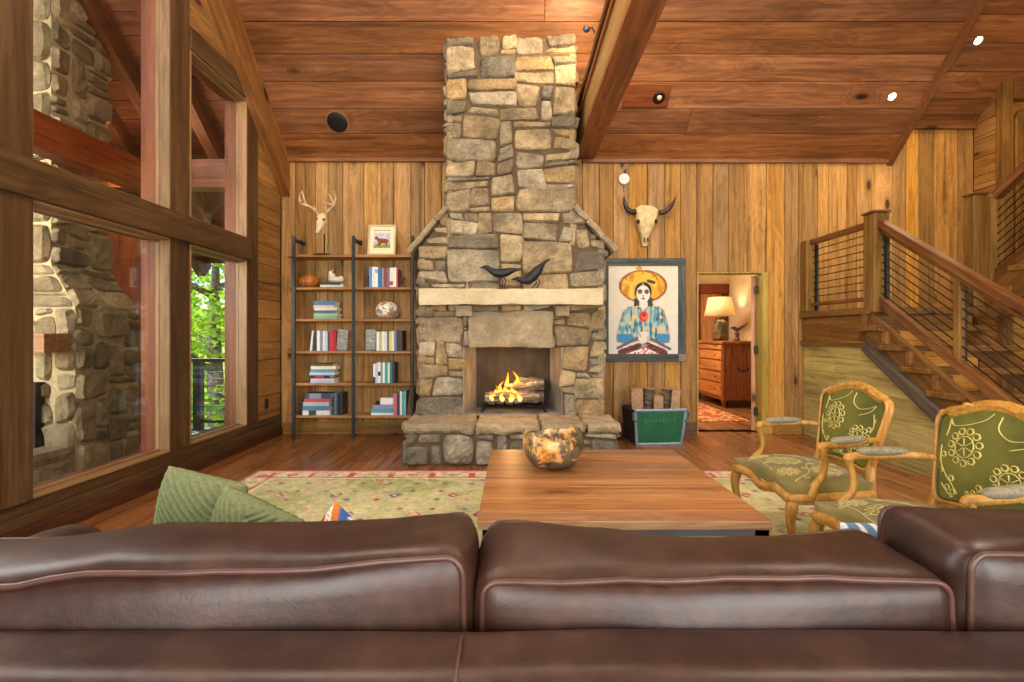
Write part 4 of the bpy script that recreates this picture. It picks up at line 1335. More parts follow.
# ================================================================== things on the walls and ceiling
# cattle skull
BY = 6.12
c0 = P(610 + 280 / 7.575, 160 + 480 / 7.575, BY)
t = thing('cattle_skull', 'bleached horned cattle skull hung on the wall above the painting', 'skull', (c0.x, 6.195, c0.z))
def B3(a, b, dy=0):
    p = P(610 + a / 7.575, 160 + b / 7.575, BY)
    return Vector((p.x - c0.x, dy - .03, p.z - c0.z))
rows = [(338, 232, 330, .03), (352, 208, 352, .055), (375, 190, 382, .075), (398, 190, 380, .085), (420, 200, 368, .09), (450, 200, 362, .095), (478, 208, 352, .095), (505, 216, 338, .09), (540, 228, 320, .082), (570, 238, 306, .075), (600, 243, 300, .062), (630, 244, 297, .05), (648, 252, 290, .03)]
sk = MB()
NS = 18
vs, fs = [], []
for (yy, xl, xr, dep) in rows:
    cxm, hw = (xl + xr) / 2, (xr - xl) / 2
    for j in range(NS):
        a = PI * j / (NS - 1)
        ridge = 1 + .12 * math.exp(-((a - PI / 2) / .18) ** 2)
        vs.append(B3(cxm - math.cos(a) * hw, yy, -dep * (math.sin(a) ** .7) * ridge + .02))
for i in range(len(rows) - 1):
    for j in range(NS - 1):
        fs.append((i * NS + j, i * NS + j + 1, (i + 1) * NS + j + 1, (i + 1) * NS + j))
fs.append(tuple(range(NS)))
fs.append(tuple((len(rows) - 1) * NS + j for j in range(NS - 1, -1, -1)))
sk.add(vs, fs)
sk.build('skull', plain('bleached_bone', 'd8c08e', .7, 0, .18, 16, .5), t, smooth=True)
DK = plain('skull_hollow', '3a2616', .95)
for a, b, r in ((212, 468, (.02, .02, .03)), (347, 466, (.02, .02, .03))):
    MB().ball(B3(a, b, -.058), r, 12).build('eye_socket', DK, t, smooth=True)
for a, b in ((258, 606), (284, 606)):
    MB().ball(B3(a, b, -.062), (.008, .015, .034), 10).build('nostril', DK, t, smooth=True)
HORN = plain('dark_horn', '35251a', .4, 0, .3, 20, .2)
for hp in ([(196, 392, -.04, .035), (160, 392, -.05, .033), (128, 372, -.06, .029), (110, 335, -.06, .022), (106, 300, -.05, .012), (108, 268, -.04, .004)],
           [(374, 396, -.04, .034), (412, 392, -.05, .031), (446, 368, -.06, .027), (472, 335, -.06, .020), (488, 305, -.05, .012), (499, 272, -.04, .004)]):
    MB().tube(smooth_curve([B3(a, b, d) for a, b, d, r in hp], 5), smooth_vals([r for a, b, d, r in hp], 5), 12).build('horn', HORN, t, smooth=True)

p = P(624.6, 178.3, 6.15)
t = thing('wall_sensor', 'small round white sensor on the wall above the cattle skull', 'sensor', (p.x, 6.2, p.z))
R90 = Matrix.Rotation(PI / 2, 4, 'X')
MB().lathe([(.07, 0), (.073, .02), (.066, .035), (.05, .042), (.048, .036), (.03, .05), (.012, .056)], 28, M=R90).build('body', WHITE, t, smooth=True)
MB().tube([(.0, -.004, -.07), (.002, -.004, -.16)], .004, 6).build('cord', BLACK, t)
MB().tube([(.012, -.012, .075), (.02, -.03, .12)], .012, 8).build('bracket', BLACK, t)

# ceiling speakers, recessed lamps
def on_ceiling(x, y, lift=0.0):
    """point on the main ceiling slope seen at (x, y)"""
    Y = (CE + WY - EYE - lift) / (1 + (CY - y) / F)
    return P(x, y, Y)
def ceil_thing(name, label, cat, p, group=None):
    o = thing(name, label, cat, p, 0, group)
    o.matrix_world = slope_M(p.x, p.y, p.z)
    return o
p = on_ceiling(337.5, 122)
t = ceil_thing('ceiling_speaker', 'large round black speaker in the ceiling boards above the bookshelf', 'speaker', p)
MB().lathe([(.122, .0), (.122, .012), (.114, .018), (.06, .022), (.01, .023)], 32).build('grille', BLACK, t, smooth=True)
MB().lathe([(.135, 0), (.135, .006), (.124, .007)], 32).build('rim', plain('copper_rim', '9a6a4a', .5), t)
p = on_ceiling(658.5, 97)
t = ceil_thing('ceiling_board', 'square wooden patch board in the ceiling carrying the small dark spotlight', 'board', on_ceiling(649, 96.5))
MB().box(-.30, .235, -.125, .135, .0, .014).build('board', wood('patch_board', '5a280e', '8c4a20', 'a8663a', 0, .5), t, bevel=.004)
t = ceil_thing('ceiling_spotlight', 'small dark eyeball spotlight set in the square ceiling patch board', 'lamp', p + Vector((0, -.01, -.01)))
MB().lathe([(.068, 0), (.07, .008), (.055, .014), (.05, .004), (.02, .002)], 24).build('rim', plain('bronze', '3a2414', .4, .6), t)
MB().ball((.005, .0, .012), (.03, .03, .02), 14).build('bulb', plain('bulb_glass', 'd8c8b0', .1, 0), t, smooth=True)
LAMPG = emit('lamp_glow', 'fff0cc', 60)
def downlight(x, y, label, lift=0.0):
    p = on_ceiling(x, y, -lift)
    t = ceil_thing('recessed_light', label, 'lamp', p, 'recessed ceiling lights')
    MB().lathe([(.055, -.01), (.055, .006), (.044, .008), (.04, .0)], 24).build('rim', plain('lamp_rim', '6a4a30', .5), t)
    MB().lathe([(.036, .002), (.034, .007), (.02, .009)], 20).build('bulb', LAMPG, t, smooth=True)
    return p
DL = [downlight(892, 96.5, 'lit recessed light in the ceiling near the sloping edge board above the stairs'), downlight(978, 40.5, 'lit recessed light in the raised ceiling bay over the stairs', .44)]
# spotlight clipped to the tie beam
t = thing('beam_spotlight', 'small black spotlight clipped on top of the tie beam beside the chimney', 'lamp', (.76, 4.45, 4.05))
MB().tube([(.0, 0, 0), (-.02, 0, .05), (-.06, .02, .06)], .008, 6).build('bracket', BLACK, t)
MB().lathe([(.012, -.05), (.028, -.04), (.03, .03), (.026, .032)], 16, M=Matrix.Translation((-.07, .04, .06)) @ Matrix.Rotation(-.9, 4, 'X')).build('lamp_head', plain('spot_metal', '6a6a70', .35, .8), t, smooth=True)
# outlet in the corner boards
p = P(265, 405, 5.85)
t = thing('outlet', 'black power outlet low on the corner boards right of the small window', 'outlet', (XL - .006, 5.84, .44))
MB().box(-.0, .008, -.04, .04, -.06, .06).build('plate', plain('bronze_plate', '3c2a1c', .4, .3), t, bevel=.003)
for dz in (-.025, .025): MB().box(.006, .010, -.017, .017, dz - .014, dz + .014).build('socket', BLACK, t, bevel=.002)

# painting
pt = thing('painting', 'dark-framed painting of a woman in a wide yellow sombrero beside the fireplace', 'painting', (0, 6.19, 0))
FXL, FXR, FZ0, FZ1 = sx(601.5) * 1.022, sx(687) * 1.02, EYE + (CY - 361.5) * 6.12 / F, EYE + (CY - 258) * 6.12 / F
fw = .095
FRM = wood('weathered_frame', '2c2f2c', '4c514d', '6c716a', 0, .8, 1.2, .6, .2, .4)
FRMZ = wood('weathered_frame_up', '2c2f2c', '4c514d', '6c716a', 2, .8, 1.2, .6, .2, .4)
for n_, (a, b, c, d, m) in enumerate(((FXL, FXR, FZ1 - fw, FZ1, FRM), (FXL, FXR, FZ0, FZ0 + fw, FRM), (FXL, FXL + fw, FZ0 + fw, FZ1 - fw, FRMZ), (FXR - fw, FXR, FZ0 + fw, FZ1 - fw, FRMZ))):
    MB().box(a, b, -.065, .0, c, d).build('frame', m, pt, bevel=.006)
MB().box(FXR - fw, FXR, -.068, -.06, FZ0, FZ0 + fw).build('corner_block', plain('pale_block', '7d7468', .8), pt, bevel=.004)
def ell(x, y, cx, cy, rx, ry): return ((x - cx) / rx) ** 2 + ((y - cy) / ry) ** 2
def seg(x, y, a, b):
    ax, ay = a; bx, by = b
    t_ = max(0, min(1, ((x - ax) * (bx - ax) + (y - ay) * (by - ay)) / ((bx - ax) ** 2 + (by - ay) ** 2)))
    return math.hypot(x - ax - t_ * (bx - ax), y - ay - t_ * (by - ay))
torso = [(222, 318), (170, 326), (138, 352), (118, 420), (102, 490), (104, 520), (150, 530), (230, 512), (255, 520), (285, 512), (350, 528), (396, 524), (402, 500), (388, 420), (366, 345), (340, 326), (290, 318), (258, 345)]
def woman(u, v):
    x, y = 50 + u * 403, 90 + v * 502
    n1, n2 = nz((x * .03, y * .03, 1)), nz((x * .07, y * .012, 5))
    c = lin('dcd4c0') if v < .55 else lin('d3d0c6')
    c = tuple(q * (1 + .06 * n1) for q in c)
    xr, yr = x - 250, y - 205
    e = ell(x, y, 250, 207, 138, 92)
    if e < 1:
        c = lin('d8a83c') if n1 > -.1 else lin('c98f2c')
        if e > .80: c = lin('9a5c34') if nz((x * .08, y * .08, 2)) > -.15 else lin('c9963c')
        elif n1 > .25: c = lin('e6c65c')
        elif n1 < -.3: c = lin('cf8038')
        if .955 < e: c = lin('6b4226')
    e = ell(x, y, 240, 168, 92, 46)
    if e < 1: c = lin('e0b648') if n1 > -.2 else lin('c89030')
    if .86 < e < 1 and y < 175: c = lin('8a5a2a')
    if ell(x, y, 228, 106, 18, 14) < 1: c = lin('c89a4a')
    if seg(x, y, (280, 178), (312, 186)) < 9: c = lin('4a4a2c')
    if ell(x, y, 252, 236, 48, 52) < 1: c = lin('2e2c28')
    if seg(x, y, (213, 290), (211, 362)) < 15 or seg(x, y, (290, 284), (294, 356)) < 15: c = lin('3c4440')
    if 236 < x < 270 and 292 < y < 345: c = lin('e4dccc')
    if inpoly(x, y, torso):
        k_ = n2 + .5 * n1
        c = lin('6299ab') if k_ < .0 else (lin('9cbcbc') if k_ < .2 else lin('ccb894'))
        if k_ < -.35: c = lin('2f6f92')
        if nz((x * .06, y * .02, 9)) > .38: c = lin('5a4632')
        if nz((x * .05, y * .03, 12)) > .42: c = lin('d9c27c')
        if y > 478 and (x < 190 or x > 330): c = lin('3f88b4')
    else:
        for a, b in zip(torso, torso[1:]):
            if seg(x, y, a, b) < 5 and y > 320: c = lin('b08a66')
    if ell(x, y, 251, 252, 38, 50) < 1: c = lin('e6ded2')
    if seg(x, y, (250, 192), (250, 206)) < 4: c = lin('c8beb2')
    for ex in (233, 271):
        q = ell(x, y, ex, 238, 10, 10)
        if q < 1: c = lin('33302e')
        elif q < 2.1: c = lin('8e8680')
        if ell(x, y, ex, 238, 4, 4) < 1: c = lin('8a8480')
    if ell(x, y, 251, 262, 4.5, 5) < 1: c = lin('6a5a54')
    if ell(x, y, 251, 277, 11, 4) < 1: c = lin('5a2c30')
    if ell(x, y, 254, 380, 27, 30) < 1: c = lin('cc3c34') if n1 > -.15 else lin('e06a58')
    if ell(x, y, 254, 372, 9, 9) < 1: c = lin('9a2424')
    if y > 540 and abs(x - 250) < 125 and y < 594: c = lin('d4788a') if nz((x * .09, y * .09, 4)) > 0 else lin('e9dcd6')
    if y > 556 and abs(x - 250) < 60: c = lin('c8556a') if nz((x * .1, y * .1, 4)) > 0 else lin('efe6e0')
    for a, b, w in (((122, 582), (228, 545), 17), ((275, 540), (374, 584), 17)):
        if seg(x, y, a, b) < w: c = lin('4a3030') if nz((x * .12, y * .12, 7)) > -.1 else lin('8a4a48')
    for a, b, w in (((106, 556), (238, 492), 8), ((268, 490), (404, 562), 8)):
        if seg(x, y, a, b) < w: c = lin('5a6472')
    if ell(x, y, 256, 494, 34, 32) < 1: c = lin('d9d0c2') if n1 > -.2 else lin('b9b0a6')
    if ell(x, y, 256, 545, 18, 16) < 1: c = lin('8a8a88')
    return c
cw, ch = FXR - FXL - 2 * fw + .01, FZ1 - FZ0 - 2 * fw + .01
cv = paint_grid('canvas', cw, ch, 132, 164, woman, vcol_mat('canvas_paint', .7), pt, Matrix.Translation(((FXL + FXR) / 2, -.045, (FZ0 + FZ1) / 2)))
# put the empty at the painting
ox, oz = (FXL + FXR) / 2, FZ0
for c_ in [q for q in bpy.data.objects if q.parent == pt]:
    c_.location.x -= ox; c_.location.z -= oz
pt.location = (ox, 6.194, oz)
# ================================================================== log carrier
LX0, LX1 = 1.40, 1.99
lc = thing('log_carrier', 'green log carrier with blue grey metal edges standing below the painting', 'basket', (1.705, 5.60, 0), .09)
GREEN = plain('green_paint', '0b5a33', .45, 0, .2, 6, .1)
EDGE = plain('galvanised_edge', '8496a6', .45, .5, .15, 20)
DKSIDE = plain('dark_woven_side', '2e2418', .85, 0, .4, 26, .8)
a0, a1, b0, b1, zt, dp = -.30, .305, -.27, .26, .405, .42     # top and bottom half widths, height, depth
def quadslab(mbb, p, q, r, s, th, mi=0):
    n_ = (Vector(q) - Vector(p)).cross(Vector(s) - Vector(p)).normalized() * th
    v = [Vector(x) for x in (p, q, r, s)]
    v += [x + n_ for x in v]
    mbb.add(v, [(0, 3, 2, 1), (4, 5, 6, 7), (0, 1, 5, 4), (1, 2, 6, 5), (2, 3, 7, 6), (3, 0, 4, 7)], mi)
m = MB(); quadslab(m, (b0, 0, .0), (b1, 0, .0), (a1, -.03, zt), (a0, -.03, zt), .012); m.build('front_panel', GREEN, lc)
m = MB(); quadslab(m, (b0, dp, .0), (b1, dp, .0), (a1, dp + .03, zt), (a0, dp + .03, zt), .012); m.build('back_panel', DKSIDE, lc)
m = MB(); quadslab(m, (b0, 0, 0), (b0, dp, 0), (a0, dp + .03, zt - .03), (a0, -.03, zt), .012); m.build('side_panel', DKSIDE, lc)
m = MB(); quadslab(m, (b1, 0, 0), (b1, dp, 0), (a1, dp + .03, zt - .03), (a1, -.03, zt), .012); m.build('side_panel', DKSIDE, lc)
MB().box(b0, b1, 0, dp, 0, .012).build('base', DKSIDE, lc)
m = MB()
for p, q in (((b0, -.012, .012), (b1, -.012, .012)), ((b0, -.012, 0), (a0, -.044, zt)), ((b1, -.012, 0), (a1, -.044, zt)), ((a0, -.044, zt), (a1, -.044, zt))):
    m.tube([p, q], .017, 8, flat=.45, up=(0, 1, 0))
m.build('edge_strip', EDGE, lc)
for s, xx in ((-1, a0), (1, a1)):
    MB().tube([(xx - s * .0, -.055, zt - .005), (xx + s * .03, -.05, zt - .04), (xx + s * .025, -.03, zt - .1), (xx - s * .02, -.05, zt - .13)], .011, 8).build('corner_clip', plain('steel_clip', '5c6c80', .4, .6), lc, smooth=True)
rr = random.Random(2)
STEN = plain('faded_stencil', '2c7a50', .6)
for i in range(9):                                         # faint worn marks, unreadable in the photo
    x, zc = -.19 + i * .044, .29
    yf = -.0135 - .03 * zc / zt
    MB().box(x, x + rr.uniform(.005, .02), yf - .0016, yf + .001, zc - rr.uniform(.01, .03), zc + rr.uniform(.005, .02)).build('stencil_mark', STEN, lc)
BARKL = log_mat('log_bark', '3a2e24', '6e5a46', '96826a')
ENDG = plain('log_end', 'a98666', .8, 0, .2, 30, .3)
def rawlog(x, y, z0, L, r, tx, ty, label, seed, half=False):
    m = MB()
    n = 16
    k_ = 10
    vs = []
    for i in range(k_ + 1):
        for j in range(n):
            a = 2 * PI * j / n
            rr_ = r * (1 + .12 * noise.noise(Vector((math.cos(a) * 2 + seed, math.sin(a) * 2, i * .3))))
            px, py = math.cos(a) * rr_, math.sin(a) * rr_
            if half: py = max(py, -.35 * r)
            vs.append(Vector((px, py, L * i / k_)))
    fs = [(i * n + j, i * n + (j + 1) % n, (i + 1) * n + (j + 1) % n, (i + 1) * n + j) for i in range(k_) for j in range(n)]
    m.add(vs, fs, 0)
    m.add(vs[:n], [tuple(range(n - 1, -1, -1))], 1)
    m.add(vs[-n:], [tuple(range(n))], 1)
    if half:
        for q, f in enumerate(m.f):
            if all(m.v[i].y < -.33 * r for i in f): m.m[q] = 1
    o = m.build('firewood_log', [BARKL, ENDG])
    o.location = (x, y, z0)
    o.rotation_euler = (tx, ty, 0)
    return tag(o, label, 'log', 'firewood in the green carrier')
rawlog(1.50, 5.76, .014, .63, .072, .12, -.06, 'pale split log standing nearest the fireplace in the green carrier', 1, True)
rawlog(1.63, 5.88, .014, .62, .068, .1, .03, 'bark covered log behind the pale split one in the green carrier', 2)
rawlog(1.72, 5.75, .014, .54, .058, .12, .0, 'short square-cut log in the middle of the green carrier', 3, True)
rawlog(1.84, 5.86, .014, .62, .066, .1, .05, 'dark barked log beside the rightmost log in the green carrier', 4)
rawlog(1.89, 5.74, .014, .62, .05, .1, .06, 'rightmost split log with a pale edge in the green carrier', 5, True)

# ================================================================== bedroom things
W_DR = wood('dresser_wood', '7a3c14', 'b86e2e', 'd08c44', 1, .4, 1.0, .2, .3, .3)
W_DRX = wood('dresser_side', '4a1c0a', '8a4a1c', 'a8642c', 2, .4, 1.0, .2, .3, .3)
dr = thing('dresser', 'tall antique brown chest of drawers seen through the doorway', 'dresser', (3.95, 9.05, 0))
x0, x1, y0, y1 = -.28, .4, -.64, .64
MB().box(x0, x1, y0, y1, .16, 1.11).build('body', W_DRX, dr, bevel=.008)
MB().box(x0 - .03, x1, y0 - .03, y1 + .03, 1.11, 1.165).build('top', wood('dresser_top', '54220c', '94501e', 'b46c30', 1, .35), dr, bevel=.01)
MB().box(x0 - .012, x1, y0 - .012, y1 + .012, .13, .17).build('skirt', W_DRX, dr, bevel=.006)
for a in (x0 + .04, x1 - .06):
    for b in (y0 + .05, y1 - .05):
        MB().lathe([(.03, 0), (.026, .02), (.045, .1), (.05, .14)], 14, (a, b, 0)).build('leg', W_DRX, dr, smooth=True)
for i, (za, zb) in enumerate(((.2, .41), (.44, .61), (.64, .81), (.84, .99), (1.02, 1.09))):
    d = MB().box(x0 - .022, x0 + .02, y0 + .04, y1 - .04, za, zb).build('drawer', W_DR, dr, bevel=.006)
    if i < 4:
        for yy in (-.36, .36):
            MB().ball((x0 - .03, yy, (za + zb) / 2), (.016, .018, .018), 10).build('knob', plain('brass', '9a7434', .35, .8), d, smooth=True)
MB().tube(smooth_curve([(-.02, y0 - .012, .70), (-.015, y0 - .05, .66), (.06, y0 - .055, .645), (.135, y0 - .05, .66), (.14, y0 - .012, .70)], 4), .011, 8).build('handle', IRON, dr, smooth=True)
SHADE = NT('lamp_shade')
_d = SHADE.n('BsdfDiffuse', {0: lin4('f2e2bc')}); _t = SHADE.n('BsdfTranslucent', {0: lin4('f6e2b0')})
_m = SHADE.n('MixShader', {0: .5, 1: _d.outputs[0], 2: _t.outputs[0]})
SHADE.t.links.new(_m.outputs[0], SHADE.out.inputs[0]); SHADE = SHADE.m
LPX, LPY = 3.86, 8.98
lp = thing('table_lamp', 'lit table lamp with cream shade and dark jar base on the bedroom dresser', 'lamp', (LPX, LPY, 1.166))
MB().lathe([(.11, 0), (.125, .01), (.135, .05), (.135, .30), (.12, .35), (.075, .385), (.07, .42), (.08, .43)], 28).build('base', plain('mottled_jar', '5c4a26', .3, 0, .7, 14, .2), lp, smooth=True)
MB().tube([(0, 0, .42), (0, 0, .56)], .012, 8).build('stem', plain('brass_stem', '9a7a3c', .3, .8), lp)
vs, fs = [], []
n = 32
for z, r in ((.46, .27), (.80, .20)):
    for j in range(n): vs.append((r * math.cos(2 * PI * j / n), r * math.sin(2 * PI * j / n), z))
fs = [(j, (j + 1) % n, n + (j + 1) % n, n + j) for j in range(n)]
MB().add(vs, fs).build('shade', SHADE, lp, smooth=True, solid=.004)
bd = thing('bird_carving', 'small dark driftwood bird carving beside the lamp on the bedroom dresser', 'carving', (4.06, 8.72, 1.166))
MB().lathe([(.05, 0), (.055, .02), (.03, .05), (.03, .1), (.05, .13), (.03, .15)], 14).build('base', plain('dark_carving', '4a2414', .5, 0, .3), bd, smooth=True)
MB().tube(smooth_curve([(-.12, 0, .23), (-.06, 0, .235), (0, 0, .2), (.07, 0, .24), (.2, 0, .33)], 4), smooth_vals([.01, .03, .04, .03, .006], 4), 10).build('body', plain('dark_bird', '3a2820', .5), bd, smooth=True)
MB().tube([(0, 0, .14), (0, 0, .2)], .012, 8).build('stem', plain('dark_carving_stem', '4a2414', .5), bd)

# ================================================================== staircase
SXP = 3.70                                  # the plane of its open side
UX = 4.80                                   # left edge of the upper flight
sc = thing('staircase', 'open timber staircase with landing, square newels and dark cable railing along the right wall', 'staircase', (4.5, 5.0, 0))
sb = Vector((4.5, 5.0, 0))
def SB(x0, x1, y0, y1, z0, z1, name, mat, parent=sc, bevel=.008):
    return MB().box(x0 - sb.x, x1 - sb.x, y0 - sb.y, y1 - sb.y, z0, z1).build(name, mat, parent, bevel)
LZ, RISE, RUN, YF = 1.56, .195, .285, 5.14
SB(SXP - .02, 5.92, YF - .14, 6.19, LZ - .075, LZ, 'landing', W_STAIRY)
SB(SXP + .02, SXP + .07, YF - .08, 6.19, LZ - .36, LZ - .076, 'landing_fascia', W_STAIRY)
SB(SXP + .02, UX, YF - .1, YF - .05, LZ - .20, LZ - .076, 'landing_header', W_STAIR)
SB(SXP - .015, SXP + .03, YF - .13, 6.19, LZ - .42, LZ - .362, 'ledge_board', W_STAIRY)
# siding under the landing and flight
sd = MB()
z = 0
zs_ = [0, .17, .33, .5, .66, .84, 1.0, 1.138]
slope = RISE / RUN
def skirt_z(y): return LZ - .45 - (YF - .12 - y) * slope      # underside line of the stringer
for a, b in zip(zs_, zs_[1:]):
    yend = YF - .12 - max(0, (LZ - .45 - b)) / slope
    sd.prism([(6.19, a + .0006), (6.19, b - .0006), (yend, b - .0006), (YF - .12 - max(0, (LZ - .45 - a)) / slope, a + .0006)],
             lambda p, q, s: (SXP + .03 + .025 * s - sb.x, p - sb.y, q))
sd.build('siding', W_SIDING, sc, bevel=.004)
yb_, yt_ = YF - .12 - 1.12 / slope, YF - .12
bar('skirt_board', Vector((SXP - .0, yt_ + .04, LZ - .40)) - sb, Vector((SXP - .0, yb_, LZ - .40 - (yt_ + .04 - yb_) * slope)) - sb, .06, .12, wood('grey_skirt', '33291f', '54473a', '75685a', 0, .6), sc)
bar('stringer', Vector((SXP + .045, yt_ + .1, LZ - .20)) - sb, Vector((SXP + .045, yb_ - .1, LZ - .2 - (yt_ - yb_ + .2) * slope)) - sb, .05, .34, W_STAIR, sc)
bar('stringer', Vector((UX - .06, yt_ + .1, LZ - .24)) - sb, Vector((UX - .06, yb_ - .1, LZ - .24 - (yt_ - yb_ + .2) * slope)) - sb, .06, .22, W_STAIR, sc)
for i in range(1, 8):
    zt = LZ - RISE * i
    yn = YF - RUN * i
    SB(SXP - .035, UX - .02, yn - .03, yn + RUN + .0, zt - .055, zt, 'tread', W_STAIR)
    SB(SXP - .012, SXP + .13, yn + RUN - .09, yn + RUN - .03, zt + .001, zt + RISE - .056, 'riser_block', W_STAIR)
# solid back under the stairs (lit boards seen between the treads)
mb = MB()
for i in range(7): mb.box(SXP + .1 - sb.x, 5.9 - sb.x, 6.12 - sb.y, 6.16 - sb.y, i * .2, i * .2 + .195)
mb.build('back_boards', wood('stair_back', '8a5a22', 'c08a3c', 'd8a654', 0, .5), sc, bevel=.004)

rlg = sc
def newel(x0, x1, y0, y1, z0, z1, mat=W_STAIRZ, cap=True):
    o = SB(x0, x1, y0, y1, z0, z1, 'newel_post', mat, sc, .012)
    if cap:
        MB().box(x0 - .012 - sb.x, x1 + .012 - sb.x, y0 - .012 - sb.y, y1 + .012 - sb.y, z1, z1 + .025).build('cap', W_RAIL, o, bevel=.008)
    return o
newel(3.70, 3.86, 4.94, 5.10, LZ - .06, 2.525)
newel(3.69, 3.80, 6.06, 6.19, LZ, 2.46, W_STAIRZ, False)
SB(3.735, 3.80, 5.10, 6.07, 2.40, 2.465, 'handrail', W_RAIL)
SB(3.745, 3.79, 5.10, 6.07, LZ + .07, LZ + .115, 'bottom_rail', W_RAIL)
SB(3.80, 3.82, 6.02, 6.08, LZ, 2.40, 'cable_post', METAL, sc, .003)
def cable(p, q): MB().tube([Vector(p) - sb, Vector(q) - sb], .0055, 6).build('cable', CABLE, sc)
for i in range(8):
    z = LZ + .19 + i * .083
    cable((3.767, 5.08, z), (3.767, 6.08, z))
# lower flight railing, going down towards the viewer
hy = lambda y, dz: LZ + dz - (4.96 - y) * slope
yl = 3.1
bar('handrail', Vector((3.78, 4.96, hy(4.96, .86))) - sb, Vector((3.78, yl, hy(yl, .86))) - sb, .085, .07, W_RAIL, sc)
bar('handrail_board', Vector((3.78, 4.96, hy(4.96, .80))) - sb, Vector((3.78, yl, hy(yl, .80))) - sb, .04, .05, W_RAIL, sc)
bar('bottom_rail', Vector((3.78, 4.96, hy(4.96, .06))) - sb, Vector((3.78, yl, hy(yl, .06))) - sb, .06, .085, W_RAIL, sc)
for i in range(8):
    dz = .15 + i * .08
    cable((3.78, 4.95, hy(4.95, dz)), (3.78, yl, hy(yl, dz)))
SB(3.755, 3.805, 4.06, 4.12, hy(4.09, .05), hy(4.09, .79), 'baluster', W_STAIRZ, sc, .005)
SB(3.805, 3.83, 4.065, 4.115, hy(4.09, .08), hy(4.09, .77), 'cable_post', METAL, sc, .003)
SB(3.80, 3.83, 4.90, 4.94, hy(4.92, .1), hy(4.92, .8), 'cable_post', METAL, sc, .003)
SB(3.74, 3.86, 3.0, 3.12, 0, hy(3.1, .95), 'newel_post', W_STAIRZ, sc, .012)
# upper flight, climbing towards the viewer to a loft floor
newel(4.80, 4.94, 5.02, 5.14, LZ, 2.73)
SB(4.94, 5.06, 4.98, 5.1, LZ, 2.71, 'newel_post', W_STAIRZ)
uz = lambda y, dz: LZ + dz + (5.0 - y) * slope
for i in range(1, 8):
    zt = LZ + RISE * i
    yn = 5.05 - RUN * (i - 1)
    SB(UX + .08, 5.9, yn - RUN - .03, yn, zt - .055, zt, 'tread', W_STAIR)
ye = 3.1
bar('stringer', Vector((UX + .12, 5.04, uz(5.04, .02))) - sb, Vector((UX + .12, ye, uz(ye, .02))) - sb, .05, .30, W_STAIR, sc)
bar('stringer', Vector((5.88, 5.04, uz(5.04, .02))) - sb, Vector((5.88, ye, uz(ye, .02))) - sb, .05, .30, W_STAIR, sc)
bar('handrail', Vector((5.0, 4.99, uz(4.99, 1.14))) - sb, Vector((5.0, ye, uz(ye, 1.14))) - sb, .085, .09, W_RAIL, sc)
bar('bottom_rail', Vector((5.0, 4.99, uz(4.99, .32))) - sb, Vector((5.0, ye, uz(ye, .32))) - sb, .06, .09, W_RAIL, sc)
for i in range(8):
    dz = .42 + i * .08
    cable((5.0, 4.99, uz(4.99, dz)), (5.0, ye, uz(ye, dz)))
SB(UX + .06, 6.0, 1.2, 3.12, LZ + RISE * 8 - .12, LZ + RISE * 8, 'loft_landing', W_STAIRY)
SB(UX + .1, UX + .24, 1.3, 1.44, 0, LZ + RISE * 8 - .12, 'loft_post', W_STAIRZ)
SB(UX + .1, UX + .24, 2.9, 3.04, 0, LZ + RISE * 8 - .12, 'loft_post', W_STAIRZ)

# ================================================================== rug
RX0, RX1, RY0, RY1 = -2.36, 2.55, .3, 4.50
def rug_col(u, v):
    x, y = RX0 + (RX1 - RX0) * u, RY1 - (RY1 - RY0) * v
    e = min(x - RX0, RX1 - x, y - RY0, RY1 - y)
    n1, n2 = nz((x, y, 0), 1.4, 3), nz((x, y, 0), 14, 8)
    def motif(px, py, s, k):        # stepped diamond
        return abs(px) / s + abs(py) / (s * k)
    if e < .035: c = 'a8605a'
    elif e < .05: c = 'd8cba2'
    elif e < .24:
        d = e - .145
        run = (x if (min(y - RY0, RY1 - y) < min(x - RX0, RX1 - x)) else y)
        q = (run / .36) % 1 - .5
        idx = int(math.floor(run / .36))
        m_ = motif(q * .36, d, .085, .8)
        c = 'd6c2a0' if n2 > -.2 else 'cfae94'
        if m_ < .35: c = 'c9b45c'
        elif m_ < .72: c = ('b04650', '6e7c96', '8f9a58')[idx % 3]
        elif m_ < .88: c = 'e0d4b4'
        elif abs(abs(q) - .5) < .07 and abs(d) < .07: c = 'b8555c'
        if .215 < e: c = 'b0686a'
    elif e < .27: c = 'd9d0a6'
    else:
        c = ('b8b684' if n1 > -.15 else 'a6aa72') if n2 < .33 else 'c09a8a'
        if n1 > .28: c = 'c6c08a'
        if n2 > .45: c = 'b9b488'
        gx, gy = x / .46, y / .40
        row = math.floor(gy)
        qx, qy = (gx + (.5 if row % 2 else 0)) % 1 - .5, gy % 1 - .5
        kk = (math.floor(gx + (.5 if row % 2 else 0)) * 7 + row * 13) % 5
        m_ = motif(qx * .46, qy * .40, .10, .9)
        if m_ < .22: c = 'd8cfa0'
        elif m_ < .55: c = ('b8434e', '8a5a6a', 'a84450', '55627e', 'c0606a')[kk]
        elif m_ < .68: c = 'd2c99a'
        elif m_ < .78 and (int((qx + qy) * 30) % 2 == 0): c = '6a7048'
        hx, hy = (x / .23) % 1 - .5, (y / .20) % 1 - .5
        m2 = motif(hx * .23, hy * .20, .03, 1)
        if .9 < m_ and m2 < 1:
            c = 'a8505a' if (math.floor(x / .23) + math.floor(y / .20)) % 3 else '667094'
    c = lin(c)
    if nz((x, y, 0), 8, 21) > .18 and e > .05: c = tuple(.55 * q + .45 * r for q, r in zip(c, lin('c6c296')))
    w = 1 + .25 * n2 + .15 * n1 + .3 * nz((x, y, 0), 38, 2)
    return tuple(max(0, q * w) for q in c)
vs, fs, cs = [], [], []
nx, ny = 340, 290
